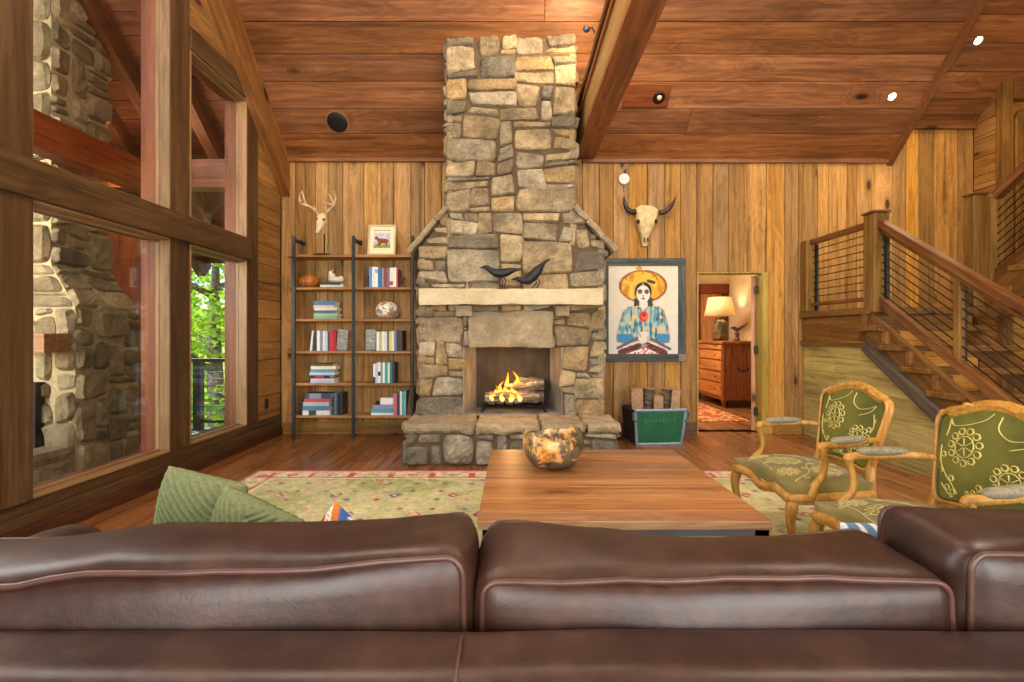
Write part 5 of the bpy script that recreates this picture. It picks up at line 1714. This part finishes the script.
rg = paint_grid('rug', RX1 - RX0, RY1 - RY0, nx, ny, rug_col, vcol_mat('wool_rug', .95, .5, 0, 220), None, Matrix.Translation(((RX0 + RX1) / 2, (RY0 + RY1) / 2, .011)) @ Matrix.Rotation(-PI / 2, 4, 'X'), thick=.0105)
tag(rg, 'large pale green and rose patterned rug under the coffee table and armchairs', 'rug')

# ================================================================== coffee table
TX0, TX1, TY0, TY1, TZ = -.153, 1.15, 2.137, 3.463, .45
W_TABLE = wood('table_plank', '643e1e', '9c683a', 'bc8a56', 0, .36, .8, .18, .5, .8, .6, '54361a', .05)
W_TEDGE = wood('table_edge', '9a6c44', 'cba074', 'dfba90', 0, .5, .9, .2, .2, .2)
tbl = thing('coffee_table', 'large square plank-topped coffee table on grey legs in front of the leather sofa', 'table', ((TX0 + TX1) / 2, (TY0 + TY1) / 2, 0))
hw, hd = (TX1 - TX0) / 2, (TY1 - TY0) / 2
mb = MB()
y = -hd
random.seed(4)
ws = [.11, .15, .17, .13, .16, .14, .17, .15]
ks = 2 * hd / sum(ws)
for w in ws:
    mb.box(-hw, hw, y + .0012, y + w * ks - .0012, TZ - .038, TZ)
    y += w * ks
mb.build('tabletop', W_TABLE, tbl, bevel=.003)
MB().box(-hw, hw, -hd - .006, -hd + .0005, TZ - .04, TZ - .003).build('edge_board', W_TEDGE, tbl, bevel=.002)
GREYM = plain('grey_painted_metal', '7a7c88', .45, .3)
m = MB()
m.box(-hw + .02, hw - .005, -hd + .01, -hd + .04, TZ - .075, TZ - .04); m.box(-hw + .02, hw - .005, hd - .04, hd - .01, TZ - .075, TZ - .04)
m.box(-hw + .02, -hw + .05, -hd + .04, hd - .04, TZ - .075, TZ - .04); m.box(hw - .035, hw - .005, -hd + .04, hd - .04, TZ - .075, TZ - .04)
m.build('apron', GREYM, tbl, bevel=.003)
for a in (-hw + .02, hw - .075):
    for b in (-hd + .01, hd - .08):
        MB().box(a, a + .07, b, b + .07, .012, TZ - .04).build('leg', GREYM, tbl, bevel=.004)
def burl():
    t = NT('painted_burl')
    tc = t.n('TexCoord')
    n1 = t.n('TexNoise', {'Vector': tc.outputs['Object'], 'Scale': 8.5, 'Detail': 6, 'Roughness': .68, 'Distortion': .7}).outputs[0]
    n2 = t.n('TexNoise', {'Vector': t.n('Mapping', {'Vector': tc.outputs['Object'], 'Location': (4, 7, 2)}).outputs[0], 'Scale': 6.5, 'Detail': 6, 'Roughness': .68, 'Distortion': .6}).outputs[0]
    c1 = t.ramp(n1, [(.30, lin4('4a3a44')), (.40, lin4('7a5a4c')), (.47, lin4('d08a34')), (.56, lin4('e8b060')), (.62, lin4('ecc49c')), (.72, lin4('c9781f'))])
    c2 = t.ramp(n1, [(.36, lin4('2e2a22')), (.44, lin4('4c4a34')), (.52, lin4('75704a')), (.58, lin4('54434a')), (.66, lin4('a8703a'))])
    col = t.mix(t.rng(n2, .46, .50), c1, c2)
    return t.bsdf(col, .3, 0, n1, .2, .01)
def bw(p, a):
    r = p.to_2d().length
    k_ = 1 + .05 * math.sin(a * 3 + 1) * min(1, p.z / .1) + .03 * math.sin(a * 7)
    z = p.z
    if z > .14: z += .018 * math.sin(a * 2 + .7) + .01 * math.sin(a * 5)
    return Vector((p.x * k_, p.y * k_, z))
o = MB().lathe([(.08, 0), (.115, .006), (.155, .04), (.182, .09), (.19, .135), (.184, .175), (.168, .205), (.155, .207), (.165, .165), (.165, .1), (.13, .035), (.06, .02)], 48, wob=bw).build('burl_bowl', burl(), smooth=True)
o.location = (.255, 3.03, TZ + .001)
tag(o, 'orange and dark mottled burl wood bowl standing on the coffee table', 'bowl')

# ================================================================== carved armchairs
W_CH = wood('chair_frame', '8a5a1c', 'b98638', 'd0a050', 2, .4, 1.6, .2, .15, .0)
def velvet():
    t = NT('green_velvet')
    tc = t.n('TexCoord')
    n1 = t.n('TexNoise', {'Vector': tc.outputs['Object'], 'Scale': 5.0, 'Detail': 4}).outputs[0]
    n2 = t.n('TexNoise', {'Vector': tc.outputs['Object'], 'Scale': 160.0, 'Detail': 2}).outputs[0]
    c = t.ramp(n1, [(.3, lin4('4a4c10')), (.6, lin4('6c6a1e')), (.8, lin4('88803a'))])
    return t.bsdf(c, .75, 0, n2, .25, .003, **{'Sheen Weight': .15, 'Sheen Roughness': .4})
def seatvelvet():
    t = NT('worn_seat_velvet')
    tc = t.n('TexCoord')
    n1 = t.n('TexNoise', {'Vector': tc.outputs['Object'], 'Scale': 4.0, 'Detail': 5}).outputs[0]
    n2 = t.n('TexNoise', {'Vector': tc.outputs['Object'], 'Scale': 160.0, 'Detail': 2}).outputs[0]
    c = t.ramp(n1, [(.3, lin4('565418')), (.5, lin4('766a30')), (.75, lin4('927e4c'))])
    return t.bsdf(c, .8, 0, n2, .25, .003, **{'Sheen Weight': .12})
VELV, SVELV = velvet(), seatvelvet()
THREAD = plain('gold_thread', 'd0c070', .7, 0, .1, 40)
THREAD2 = plain('faded_thread', 'bcae70', .8, 0, .1, 40)
PADM = plain('pad_velvet', '8a8266', .85, 0, .25, 60, .3)
NAIL = plain('brass_nails', '6a5430', .4, .7)
TILT = math.radians(11)
def BK(a, b, d=0.0):          # back plane: a across, b up, d towards the sitter
    return Vector((a, -.235 - b * .925 * math.sin(TILT) + d * math.cos(TILT), .43 + b * .925 * math.cos(TILT) + d * math.sin(TILT)))
half = [(0, .068), (.10, .062), (.17, .05), (.205, .06), (.222, .10), (.236, .2), (.252, .3), (.268, .40), (.272, .455), (.255, .49), (.20, .508), (.14, .53), (.07, .556), (0, .565)]
outline2 = smooth_curve([(a, b, 0) for a, b in half] + [(-a, b, 0) for a, b in half[-2:0:-1]], 3, closed=True)
def back_w(b):                # half width of the panel at height b
    best = 0
    for q in outline2:
        if abs(q.y - b) < .02: best = max(best, abs(q.x))
    return best
CB = (0, .31)
def bulge(a, b):
    r = min(1, ((a) / .27) ** 2 + ((b - .31) / .26) ** 2)
    return .012 + .03 * (1 - r)
def flower(c, r, lobes=11):
    out = []
    for i in range(lobes):
        a = 2 * PI * i / lobes
        lr = r * .30
        out.append([(c[0] + math.cos(a) * r + math.cos(k_ * PI / 3) * lr * .8, c[1] + math.sin(a) * r * 1.1 + math.sin(k_ * PI / 3) * lr * .8) for k_ in range(7)])
    out.append([(c[0] + math.cos(k_ * PI / 8) * r * .66, c[1] + math.sin(k_ * PI / 8) * r * .74) for k_ in range(17)])
    for i in range(6):
        a = 2 * PI * i / 6 + .3
        out.append([(c[0] + math.cos(a) * r * q, c[1] + math.sin(a) * r * q) for q in (.1, .35, .6)])
    return out
def vine(pts, loops=True):
    p = smooth_curve([(a, b, 0) for a, b in pts], 5)
    out = [[(q.x, q.y) for q in p]]
    if loops:
        for i in range(3, len(p) - 2, 5):
            c = p[i]; s = 1 if (i // 5) % 2 else -1
            t_ = (p[i + 1] - p[i - 1]).normalized()
            nx_, ny_ = -t_.y * s, t_.x * s
            out.append([(c.x + nx_ * .018 + math.cos(k_ * PI / 3) * .014, c.y + ny_ * .018 + math.sin(k_ * PI / 3) * .014) for k_ in range(7)])
    return out
def inside_back(a, b, m=.03):
    return inpoly(a * 1.0 / (1 - m * 4), (b - .31) / (1 - m * 4) + .31, [(q.x, q.y) for q in outline2])
backdesign = flower((.09, .345), .072) + flower((-.125, .235), .062) + flower((.02, .10), .04, 8)
backdesign += vine([(.20, .47), (.17, .44), (.10, .455), (.03, .49), (0.0, .53)], False) + vine([(.20, .47), (.195, .42), (.20, .38)], False)
backdesign += vine([(-.04, .52), (-.04, .46), (-.09, .42), (-.15, .43), (-.20, .455)], False) + vine([(-.20, .455), (-.17, .41), (-.10, .375)], False)
backdesign += vine([(.215, .33), (.205, .25), (.17, .19), (.13, .15), (.10, .11)]) + vine([(.02, .14), (-.04, .165), (-.1, .16), (-.16, .165)]) + vine([(-.20, .40), (-.215, .33), (-.2, .28)]) + vine([(.19, .14), (.15, .1), (.12, .09)])
# seat plan
sh = [(0, .272), (.12, .266), (.22, .285), (.30, .285), (.322, .25), (.312, .1), (.285, -.1), (.262, -.225), (.2, -.245), (0, -.245)]
splan = smooth_curve([(a, b, 0) for a, b in sh] + [(-a, b, 0) for a, b in sh[-2:0:-1]], 3, closed=True)
def seat_z(a, b):
    r = min(1.0, (abs(a) / .325) ** 2.6 + (abs(b - .02) / .275) ** 2.6)
    return .425 + .05 * (1 - r) ** .5
seatdesign = flower((.05, .10), .075) + flower((-.17, -.02), .06) + flower((.2, .17), .045, 9) + flower((-.15, .19), .045, 9)
seatdesign += vine([(.26, .05), (.2, 0), (.12, -.06), (.02, -.1), (-.08, -.16)]) + vine([(-.26, .22), (-.2, .1), (-.08, .04), (0, -.03)]) + vine([(.24, .24), (.12, .22), (0, .24), (-.12, .25)])
def make_armchair(label):
    t = thing('armchair', label, 'armchair', (0, 0, 0))
    # frame of the back: closed moulding plus stiles
    m = MB()
    rim = [BK(q.x, q.y) for q in outline2]
    m.tube(rim, [.0235 + (.008 if q.y > .5 else 0) for q in outline2], 10, closed=True, up=BK(0, 0, 1) - BK(0, 0, 0), flat=.8)
    rim2 = [BK(q.x * 1.0, .31 + (q.y - .31) * 1.0, .018) for q in outline2]
    m.tube(rim2, .009, 6, closed=True)
    m.build('back_frame', W_CH, t, smooth=True)
    cr = MB()
    for i in range(-4, 5):
        a = i * .021
        cr.ball(BK(a, .566 - abs(i) * .0055, .012), (.0095, .014, .021 - abs(i) * .0015), 8)
    cr.build('crest_carving', W_CH, t, smooth=True)
    for s in (-1, 1):
        cr = MB().tube(smooth_curve([BK(s * .10, .55, .02), BK(s * .13, .553, .026), BK(s * .15, .53, .024), BK(s * .19, .518, .018)], 4), smooth_vals([.005, .011, .010, .004], 4), 8)
        cr.build('leaf_carving', W_CH, t, smooth=True)
        MB().ball(BK(s * .255, .492, .012), (.018, .016, .018), 10).build('corner_carving', W_CH, t, smooth=True)
    # upholstered back, front bulge and rear cover
    for sgn in (1, -1):
        vs, fs, cs2 = [], [], []
        rings = 7
        n = len(outline2)
        for k_ in range(rings + 1):
            f_ = k_ / rings
            for q in outline2:
                a, b = q.x * f_ * .955, .31 + (q.y - .31) * f_ * .955
                vs.append(BK(a, b, (bulge(a, b) if sgn > 0 else -.014)))
        for k_ in range(rings):
            for j in range(n):
                q = (k_ * n + j, k_ * n + (j + 1) % n, (k_ + 1) * n + (j + 1) % n, (k_ + 1) * n + j)
                fs.append(q if sgn < 0 else tuple(reversed(q)))
        m = MB().add(vs, fs, 0)
        mats = [VELV]
        if sgn > 0:
            for pl in backdesign:
                run = []
                for a, b in pl + [None and 0 or (9, 9)]:
                    if abs(a) < 1 and inside_back(a, b): run.append(BK(a, b, bulge(a, b) + .0012))
                    else:
                        if len(run) > 1: m.tube(run, .0046, 4, mi=1, flat=.5)
                        run = []
            mats.append(THREAD)
        m.build('back_cushion' if sgn > 0 else 'back_cover', mats, t, smooth=True)
    nl = MB()
    nl.tube([BK(q.x * .945, .31 + (q.y - .31) * .945, .016) for q in outline2], .0045, 6, closed=True)
    nl.build('nail_trim', NAIL, t)
    # stiles joining back and rear legs
    for s in (-1, 1):
        st_ = MB()
        pts = [BK(s * .235, .20, -.004), BK(s * .218, .08, -.002), (s * .232, -.235, .42), (s * .238, -.235, .33), (s * .245, -.255, .19), (s * .25, -.31, .02)]
        st_.tube(smooth_curve(pts, 4), smooth_vals([.014, .024, .027, .027, .021, .016], 4), 10)
        st_.build('leg', W_CH, t, smooth=True)
    # seat rail with a scalloped front
    m = MB()
    ring = []
    for q in splan:
        dz = 0
        if q.y > .2: dz = -.018 * math.cos(q.x / .3 * PI * 1.5) * (1 if abs(q.x) < .3 else 0)
        ring.append(Vector((q.x * .985, q.y * .985, .358 + dz)))
    m.tube(ring, .021, 10, closed=True, up=(0, 0, 1), flat=1.3)
    m.tube([p + Vector((p.x * .03, .006 if p.y > 0 else 0, -.024)) for p in ring], .008, 6, closed=True)
    m.ball((0, .285, .345), (.045, .014, .024), 12)
    for s in (-1, 1): m.ball((s * .055, .285, .35), (.025, .01, .014), 10)
    m.build('seat_rail', W_CH, t, smooth=True)
    # seat cushion
    rings = 12
    n = len(splan)
    vs, fs = [], []
    for k_ in range(rings + 1):
        f_ = (k_ / rings) ** .8
        for q in splan:
            a, b = q.x * f_ * 1.01, .02 + (q.y - .02) * f_ * 1.01
            vs.append((a, b, seat_z(a, b)))
    for q in splan: vs.append((q.x * .985, .02 + (q.y - .02) * .985, .375))
    for k_ in range(rings + 1):
        for j in range(n):
            fs.append((k_ * n + j, (k_ + 1) * n + j, (k_ + 1) * n + (j + 1) % n, k_ * n + (j + 1) % n))
    m = MB().add(vs, fs, 0)
    sp = [(q.x, q.y) for q in splan]
    for pl in seatdesign:
        run = []
        for a, b in pl + [(9, 9)]:
            if abs(a) < 1 and inpoly(a * 1.08, .02 + (b - .02) * 1.08, sp): run.append(Vector((a, b, seat_z(a, b) + .001)))
            else:
                if len(run) > 1: m.tube(run, .0046, 4, mi=1, flat=.5)
                run = []
    m.build('seat', [SVELV, THREAD2], t, smooth=True)
    # cabriole front legs
    for s in (-1, 1):
        pts = [(s * .292, .25, .37), (s * .312, .272, .30), (s * .31, .275, .22), (s * .292, .255, .12), (s * .29, .25, .055), (s * .30, .272, .018)]
        m = MB().tube(smooth_curve(pts, 4), smooth_vals([.03, .032, .024, .0175, .016, .023], 4), 10)
        m.build('leg', W_CH, t, smooth=True)
    # arms
    for s in (-1, 1):
        m = MB()
        pts = [BK(s * .243, .25, .0), (s * .275, -.18, .667), (s * .315, -.06, .655), (s * .325, .05, .652), (s * .318, .105, .648), (s * .315, .118, .63)]
        m.tube(smooth_curve(pts, 4), smooth_vals([.016, .0175, .018, .019, .022, .018], 4), 10)
        pts = [(s * .317, .108, .645), (s * .32, .098, .60), (s * .312, .085, .535), (s * .306, .10, .475), (s * .312, .145, .42), (s * .312, .165, .365)]
        m.tube(smooth_curve(pts, 4), smooth_vals([.022, .017, .0165, .018, .024, .027], 4), 10)
        m.build('arm', W_CH, t, smooth=True)
        p = MB()
        p.tube(smooth_curve([(s * .285, -.165, .683), (s * .30, -.11, .682), (s * .318, -.03, .678), (s * .323, .035, .675), (s * .322, .06, .668)], 4), smooth_vals([.012, .03, .032, .028, .010], 4), 12, flat=.72, up=(0, 0, 1))
        p.build('arm_pad', PADM, t, smooth=True)
    return t
c1 = make_armchair('carved wooden armchair in green floral velvet, farther from the sofa, below the landing')
c2 = copy_tree(c1, 'carved wooden armchair in green floral velvet, nearer the leather sofa, below the stair flight')
for c, x, y in ((c1, 1.80, 2.98), (c2, 1.79, 2.10)):
    c.location = (x, y, .012)
    c.rotation_euler = (0, 0, PI / 2 + (.03 if c is c1 else .0))
    c['group'] = 'carved green armchairs'

# ================================================================== leather sofa
def leather():
    t = NT('brown_leather')
    tc = t.n('TexCoord')
    n1 = t.n('TexNoise', {'Vector': tc.outputs['Object'], 'Scale': 4.0, 'Detail': 7, 'Roughness': .65}).outputs[0]
    n2 = t.n('TexNoise', {'Vector': tc.outputs['Object'], 'Scale': 26.0, 'Detail': 4, 'Roughness': .6}).outputs[0]
    v = t.n('TexVoronoi', {'Vector': tc.outputs['Object'], 'Scale': 260.0}).outputs['Distance']
    c = t.ramp(t.math('ADD', t.math('MULTIPLY', n1, .65), t.math('MULTIPLY', n2, .35)), [(.3, lin4('1b0e08')), (.48, lin4('2d1810')), (.62, lin4('3e2417')), (.8, lin4('583826'))])
    r = t.rng(n1, .3, .7, .34, .5)
    nd = t.n('BsdfPrincipled', {'Base Color': c, 'Roughness': r, 'Specular IOR Level': .5})
    b1 = t.n('Bump', {'Height': v, 'Strength': .05, 'Distance': .0015})
    b2 = t.n('Bump', {'Height': n1, 'Strength': .12, 'Distance': .03, 'Normal': b1.outputs[0]})
    t.t.links.new(b2.outputs[0], nd.inputs['Normal'])
    t.t.links.new(nd.outputs[0], t.out.inputs[0])
    return t.m
LEATHER = leather()
PIPING = plain('leather_piping', '4a2e24', .4, 0, .15, 30)
sofa = thing('sofa', 'dark brown leather sofa seen from behind across the foreground', 'sofa', (.3, .95, 0))
so = Vector((.3, .95, 0))
SXL_, SXR_ = -1.62, 1.95
def wrinkle(p, s=1.0):
    return Vector((0, .006 * nz(p, 7, 2) * s, .007 * nz(p, 5, 9) * s + .003 * nz(p, 14, 4) * s))
# outer back, split at a seam
m = MB()
m.rbox((SXR_ - SXL_, .165, .685), .045, 26, fn=lambda p: p + wrinkle(p, .7), M=Matrix.Translation(((SXL_ + SXR_) / 2 - so.x, .785 - so.y, .4175)))
m.build('outer_back', LEATHER, sofa, smooth=True)
m = MB()
sy, sz, hh = .785, .4175, .3425
path = [(-.084 - so.x, sy - .0835 - so.y, .2), (-.084 - so.x, sy - .0835 - so.y, sz + hh - .055), (-.084 - so.x, sy - .067 - so.y, sz + hh - .013), (-.084 - so.x, sy - .03 - so.y, sz + hh + .001), (-.084 - so.x, sy + .03 - so.y, sz + hh + .001), (-.084 - so.x, sy + .08 - so.y, sz + hh - .04)]
m.tube(smooth_curve(path, 4), .0035, 8)
m.build('back_seam', PIPING, sofa, smooth=True)
def back_cushion(x0, x1, zt, hfn, tilt, dy=0.0, n=18):
    w = x1 - x0
    h, th = zt - .46, .235
    cx_ = (x0 + x1) / 2
    R_ = Matrix.Translation((cx_ - so.x, .99 + dy - so.y, .46 + h / 2)) @ Matrix.Rotation(tilt, 4, 'X')
    def fn(p):
        k_ = max(0, min(1, (p.z / h + .5)))
        return p + Vector((0, 0, hfn(p.x / w + .5, p.y / th + .5) * k_ * k_)) + wrinkle(p + Vector((cx_, 0, 0)), 1.1)
    m = MB().rbox((w, th, h), .045, n, (.02, .035, .016), fn, M=R_)
    o = m.build('back_cushion', LEATHER, sofa, smooth=True)
    # piping round the rear and front faces
    for sy_ in (-1, 1):
        pp = []
        q = .030
        hx, hz = w / 2 - .012, h / 2 - .012
        seq = []
        N = 22
        for i in range(N): seq.append((-hx + q + (2 * hx - 2 * q) * i / (N - 1), hz))
        for k_ in range(1, 5):
            a = PI / 2 - k_ * PI / 10
            seq.append((hx - q + math.cos(a) * q, hz - q + math.sin(a) * q))
        for i in range(10): seq.append((hx, hz - q - (2 * hz - 2 * q) * i / 9))
        for i in range(N): seq.append((hx - q - (2 * hx - 2 * q) * i / (N - 1), -hz))
        for i in range(10): seq.append((-hx, -hz + q + (2 * hz - 2 * q) * i / 9))
        for k_ in range(1, 5):
            a = PI - k_ * PI / 10
            seq.append((-hx + q + math.cos(a) * q, hz - q + math.sin(a) * q))
        pp = []
        for (a, b) in seq:
            u_, v_ = a / (w / 2), b / (h / 2)
            v = Vector((a + .02 * u_ * (1 - v_ * v_) * .15, sy_ * (th / 2 - .012), b + .016 * v_ * (1 - u_ * u_) * .15))
            pp.append(fn(v))

        mm = MB().tube(pp, .0062, 8, closed=True)
        mm.v = [R_ @ v for v in mm.v]
        mm.build('piping', PIPING, o, smooth=True)
    return o
T_ = math.radians(1.5)
back_cushion(SXL_ + .2, -.078, .822, lambda u, v: .068 * max(0, (u - .3) / .7) ** 1.2 * (1 - .06 * v) - .008 * math.sin(u * 9), T_, 0)
back_cushion(-.064, .808, .838, lambda u, v: v * (.02 * math.cos((u - .05) * 1.75 * PI) - .008) + .012 * max(0, 1 - u * 6) * v, T_, 0)
back_cushion(.822, 1.75, .878, lambda u, v: .015 * max(0, 1 - u * 3), T_, 0)
for a, b in ((SXL_ + .2, -.07), (-.06, .81), (.82, 1.75)):
    MB().rbox((b - a - .01, .66, .17), .05, 10, (.01, .01, .03), wrinkle, M=Matrix.Translation(((a + b) / 2 - so.x, 1.44 - so.y, .365))).build('seat_cushion', LEATHER, sofa, smooth=True)
MB().rbox((SXR_ - SXL_, .95, .22), .03, 8, M=Matrix.Translation(((SXL_ + SXR_) / 2 - so.x, 1.28 - so.y, .19))).build('base', LEATHER, sofa, smooth=True)
for a in (SXL_ + .1, SXR_ - .1):
    MB().rbox((.2, .95, .5), .07, 10, (.02, .01, .02), M=Matrix.Translation((a - so.x, 1.26 - so.y, .36))).build('arm', LEATHER, sofa, smooth=True)
for a in (SXL_ + .1, SXR_ - .1):
    for b in (.78, 1.68):
        MB().lathe([(.025, 0), (.035, .07)], 12, (a - so.x, b - so.y, .0125)).build('foot', plain('dark_foot', '2a1a10', .5), sofa, smooth=True)

# throw pillows on the seat
def cord_mat():
    t = NT('green_corduroy')
    tc = t.n('TexCoord')
    n2 = t.n('TexNoise', {'Vector': tc.outputs['Object'], 'Scale': 90.0, 'Detail': 3}).outputs[0]
    c = t.ramp(n2, [(.3, lin4('606644')), (.7, lin4('747a56'))])
    return t.bsdf(c, .95, 0, n2, .3, .003, **{'Specular IOR Level': .1})
CORD = cord_mat()
def pillow_shape(u, v, s, th):
    au, av = abs(u), abs(v)
    e = (1 - au ** 2.4) * (1 - av ** 2.4)
    rc = 1 - .05 * (au * av) ** 3
    u, v = u * rc, v * rc
    return s / 2 * u * (1 - .06 * (1 - av ** 2)* au), s / 2 * v * (1 - .06 * (1 - au ** 2) * av), th / 2 * e ** .55
def make_pillow(label, s, th, mat, ridge, M, name='throw_pillow', n=150, col=None, group=None):
    vs, fs, cs = [], [], []
    for side in (1, -1):
        for j in range(n + 1):
            for i in range(n + 1):
                u, v = -1 + 2 * i / n, -1 + 2 * j / n
                x, z, d = pillow_shape(u, v, s, th)
                d += ridge(u, v) * min(1, d / .03)
                vs.append((x, -side * d, z))
                if col: cs.append(col(u, v))
    k_ = (n + 1) ** 2
    for sd_ in range(2):
        for j in range(n):
            for i in range(n):
                a = sd_ * k_ + j * (n + 1) + i
                q = (a, a + 1, a + n + 2, a + n + 1)
                fs.append(q if sd_ == 0 else tuple(reversed(q)))
    o = MB().add(vs, fs).build(name, mat, smooth=True)
    if col:
        at = o.data.color_attributes.new('paint', 'FLOAT_COLOR', 'POINT')
        fl_ = []
        for c in cs: fl_ += [c[0], c[1], c[2], 1.0]
        at.data.foreach_set('color', fl_)
    o.matrix_world = M
    return tag(o, label, 'pillow', group)
def ridges(u, v): return .012 * abs(math.sin((u * .55 + v) * 24 + .5 * math.sin(u * 3))) - .005
def ridges2(u, v): return .012 * abs(math.sin((v - abs(u + .1) * .8) * 24)) - .005
E = lambda x, y, z, rx, ry, rz: Matrix.Translation((x, y, z)) @ Matrix.Rotation(rz, 4, 'Z') @ Matrix.Rotation(ry, 4, 'Y') @ Matrix.Rotation(rx, 4, 'X')
make_pillow('sage green corduroy pillow nearest the windows on the sofa', .33, .14, CORD, ridges, E(-.955, 1.48, .685, -.06, .10, -.3), group='green corduroy pillows')
make_pillow('sage green corduroy pillow leaning in front, nearer the patterned pillow', .34, .14, CORD, ridges2, E(-.68, 1.275, .668, -.06, .2, -.4), group='green corduroy pillows')
def kilim(u, v):
    q = (u * .7 + v) * 4.2
    k_ = int(math.floor(q)) % 5
    c = ('e4dccb', 'c8732e', '3d5ea0', 'e8e2d4', 'b8503a')[k_]
    if k_ in (0, 3) and abs((q % 1) - .5) < .12 and (int((u - v) * 14) % 2): c = 'b8503a'
    return lin(c)
VP = vcol_mat('woven_pillow', .9, .3, 0, 200)
make_pillow('blue, orange and cream striped pillow peeking over the sofa back', .25, .11, VP, lambda u, v: 0, E(-.52, 1.44, .60, -.2, .62, -.4), n=60, col=kilim)
def bluep(u, v):
    return lin('5f86a6') if (int((u + 3) * 9) % 3) else lin('dfe6e6')
make_pillow('light blue and white pillow wedged behind the gap at the end cushion', .28, .12, VP, lambda u, v: 0, E(1.06, 1.36, .60, -.2, .05, .1), n=60, col=bluep)
# ================================================================== light
def area(name, loc, rot, size, energy, col, sy=None):
    l = bpy.data.lights.new(name, 'AREA')
    l.shape = 'RECTANGLE'
    l.size, l.size_y = size, sy or size
    l.energy = energy
    l.color = col
    o = bpy.data.objects.new(name, l)
    COL.objects.link(o)
    o.location = loc
    o.rotation_euler = rot
    return o
def point(name, loc, energy, col, r=.1):
    l = bpy.data.lights.new(name, 'POINT')
    l.energy, l.color, l.shadow_soft_size = energy, col, r
    o = bpy.data.objects.new(name, l)
    COL.objects.link(o)
    o.location = loc
    return o
def spot(name, loc, target, energy, col, ang=70, blend=.6, r=.05):
    l = bpy.data.lights.new(name, 'SPOT')
    l.energy, l.color, l.spot_size, l.spot_blend, l.shadow_soft_size = energy, col, math.radians(ang), blend, r
    o = bpy.data.objects.new(name, l)
    COL.objects.link(o)
    o.location = loc
    o.rotation_euler = (Vector(target) - Vector(loc)).to_track_quat('-Z', 'Y').to_euler()
    return o
WARM = (1.0, .87, .70)
WARM2 = (1.0, .74, .45)
DAY_FILL = (1.0, .96, .89)
w = bpy.data.worlds.new('sky')
S.world = w
w.use_nodes = True
nt = w.node_tree
nt.nodes.clear()
sky = nt.nodes.new('ShaderNodeTexSky')
sky.sky_type = 'NISHITA'
sky.sun_disc = False
sky.sun_elevation = math.radians(48)
sky.sun_rotation = math.radians(200)
bg = nt.nodes.new('ShaderNodeBackground')
bg.inputs[1].default_value = .3
wo = nt.nodes.new('ShaderNodeOutputWorld')
nt.links.new(sky.outputs[0], bg.inputs[0])
nt.links.new(bg.outputs[0], wo.inputs[0])
sl = bpy.data.lights.new('sun', 'SUN')
sl.energy, sl.angle, sl.color = 11.0, .02, (1, .95, .85)
so_ = bpy.data.objects.new('sun', sl)
COL.objects.link(so_)
so_.rotation_euler = (Vector((-6.5, 10, 0)) - Vector((-14, 16, 14))).to_track_quat('-Z', 'Y').to_euler()

# added area fills in place of daylight at unseen windows
area('gable_fill', (-1.2, YB - .12, 1.7), (PI / 2, 0, 0), 1.9, 130, DAY_FILL, 2.3)
area('gable_fill', (1.8, YB - .12, 1.7), (PI / 2, 0, 0), 2.3, 160, DAY_FILL, 2.3)
area('gable_fill', (5.2, YB - .12, 1.7), (PI / 2, 0, 0), 2.3, 130, DAY_FILL, 2.3)
area('side_fill', (XL - TH - .25, 1.75, 2.6), (PI / 2, 0, -PI / 2), 1.5, 160, DAY_FILL, 4.2)
# unseen point fills added high in the roof
for x, y, z, e in ((-1.3, 1.6, 4.6, 230), (2.6, 1.6, 4.6, 260), (.5, 3.6, 5.2, 130)):
    point('roof_fill', (x, y, z), e, WARM, .35)
# unseen spots added to light the wall, then the recessed stair lights' beams
for x, y in ((-2.0, 4.6), (2.2, 4.4), (3.6, 4.4)):
    spot('recessed_or_fill_beam', (x, y, ceil_z(y) - .05), (x, 5.9, 1.2), 110, WARM, 95, .9, .08)
for p in DL:
    spot('recessed_or_fill_beam', p + Vector((0, -.05, -.05)), p + Vector((0, -.1, -3)), 70, WARM2, 120, .9, .06)
spot('beam_spot', (.66, 4.52, 4.15), (.38, 5.2, 4.45), 60, WARM2, 110, .8, .03)
spot('beam_spot', (1.12, 4.3, 4.15), (1.35, 5.4, 4.5), 30, WARM2, 120, .8, .03)
# fire, bedroom, stairs, porch
point('fire_light', (0, FY + .16, OZ0 + .42), 9, (1, .55, .2), .08)
point('bedroom_lamp', (LPX, LPY, 1.166 + .62), 26, (1, .78, .48), .05)
area('bedroom_fill', (2.75, 8.3, 2.62), (0, 0, 0), .8, 75, (1, .84, .62))  # unseen fill added to brighten the bedroom and dresser
spot('bedroom_uplight', (4.36, 9.55, 1.7), (4.5, 9.6, 2.6), 16, WARM2, 100, .7, .04)
point('stair_lamp', (4.5, 5.8, .75), 22, WARM2, .1)
point('stair_wall_lamp', (5.6, 5.3, 3.6), 6, WARM2, .1)
point('porch_lamp', (-4.3, 5.35, 3.0), 25, WARM2, .08)
area('porch_fill', (-6.6, .2, 2.2), (PI / 2, 0, 0), 2.6, 430, DAY_FILL, 2.4).data.spread = math.radians(72)  # added area light in place of open sky, brightens the porch fireplace

# ================================================================== camera and view
cam = bpy.data.cameras.new('camera')
cam.sensor_width = 36
cam.lens = F * 36 / 1024
cam.shift_x = 0
cam.shift_y = -(341 - CY) / 1024
cam.clip_start = .05
co = bpy.data.objects.new('camera', cam)
COL.objects.link(co)
co.location = (0, 0, EYE)
co.rotation_euler = (PI / 2, 0, 0)
S.camera = co
S.view_settings.view_transform = 'Standard'
S.view_settings.look = 'None'
S.view_settings.exposure = .12
S.view_settings.gamma = 1
S.view_settings.use_curve_mapping = False
S.cycles.max_bounces = 8
S.cycles.transparent_max_bounces = 12
S.cycles.sample_clamp_indirect = 6
S.cycles.caustics_reflective = False
S.cycles.caustics_refractive = False
S.cycles.use_denoising = True
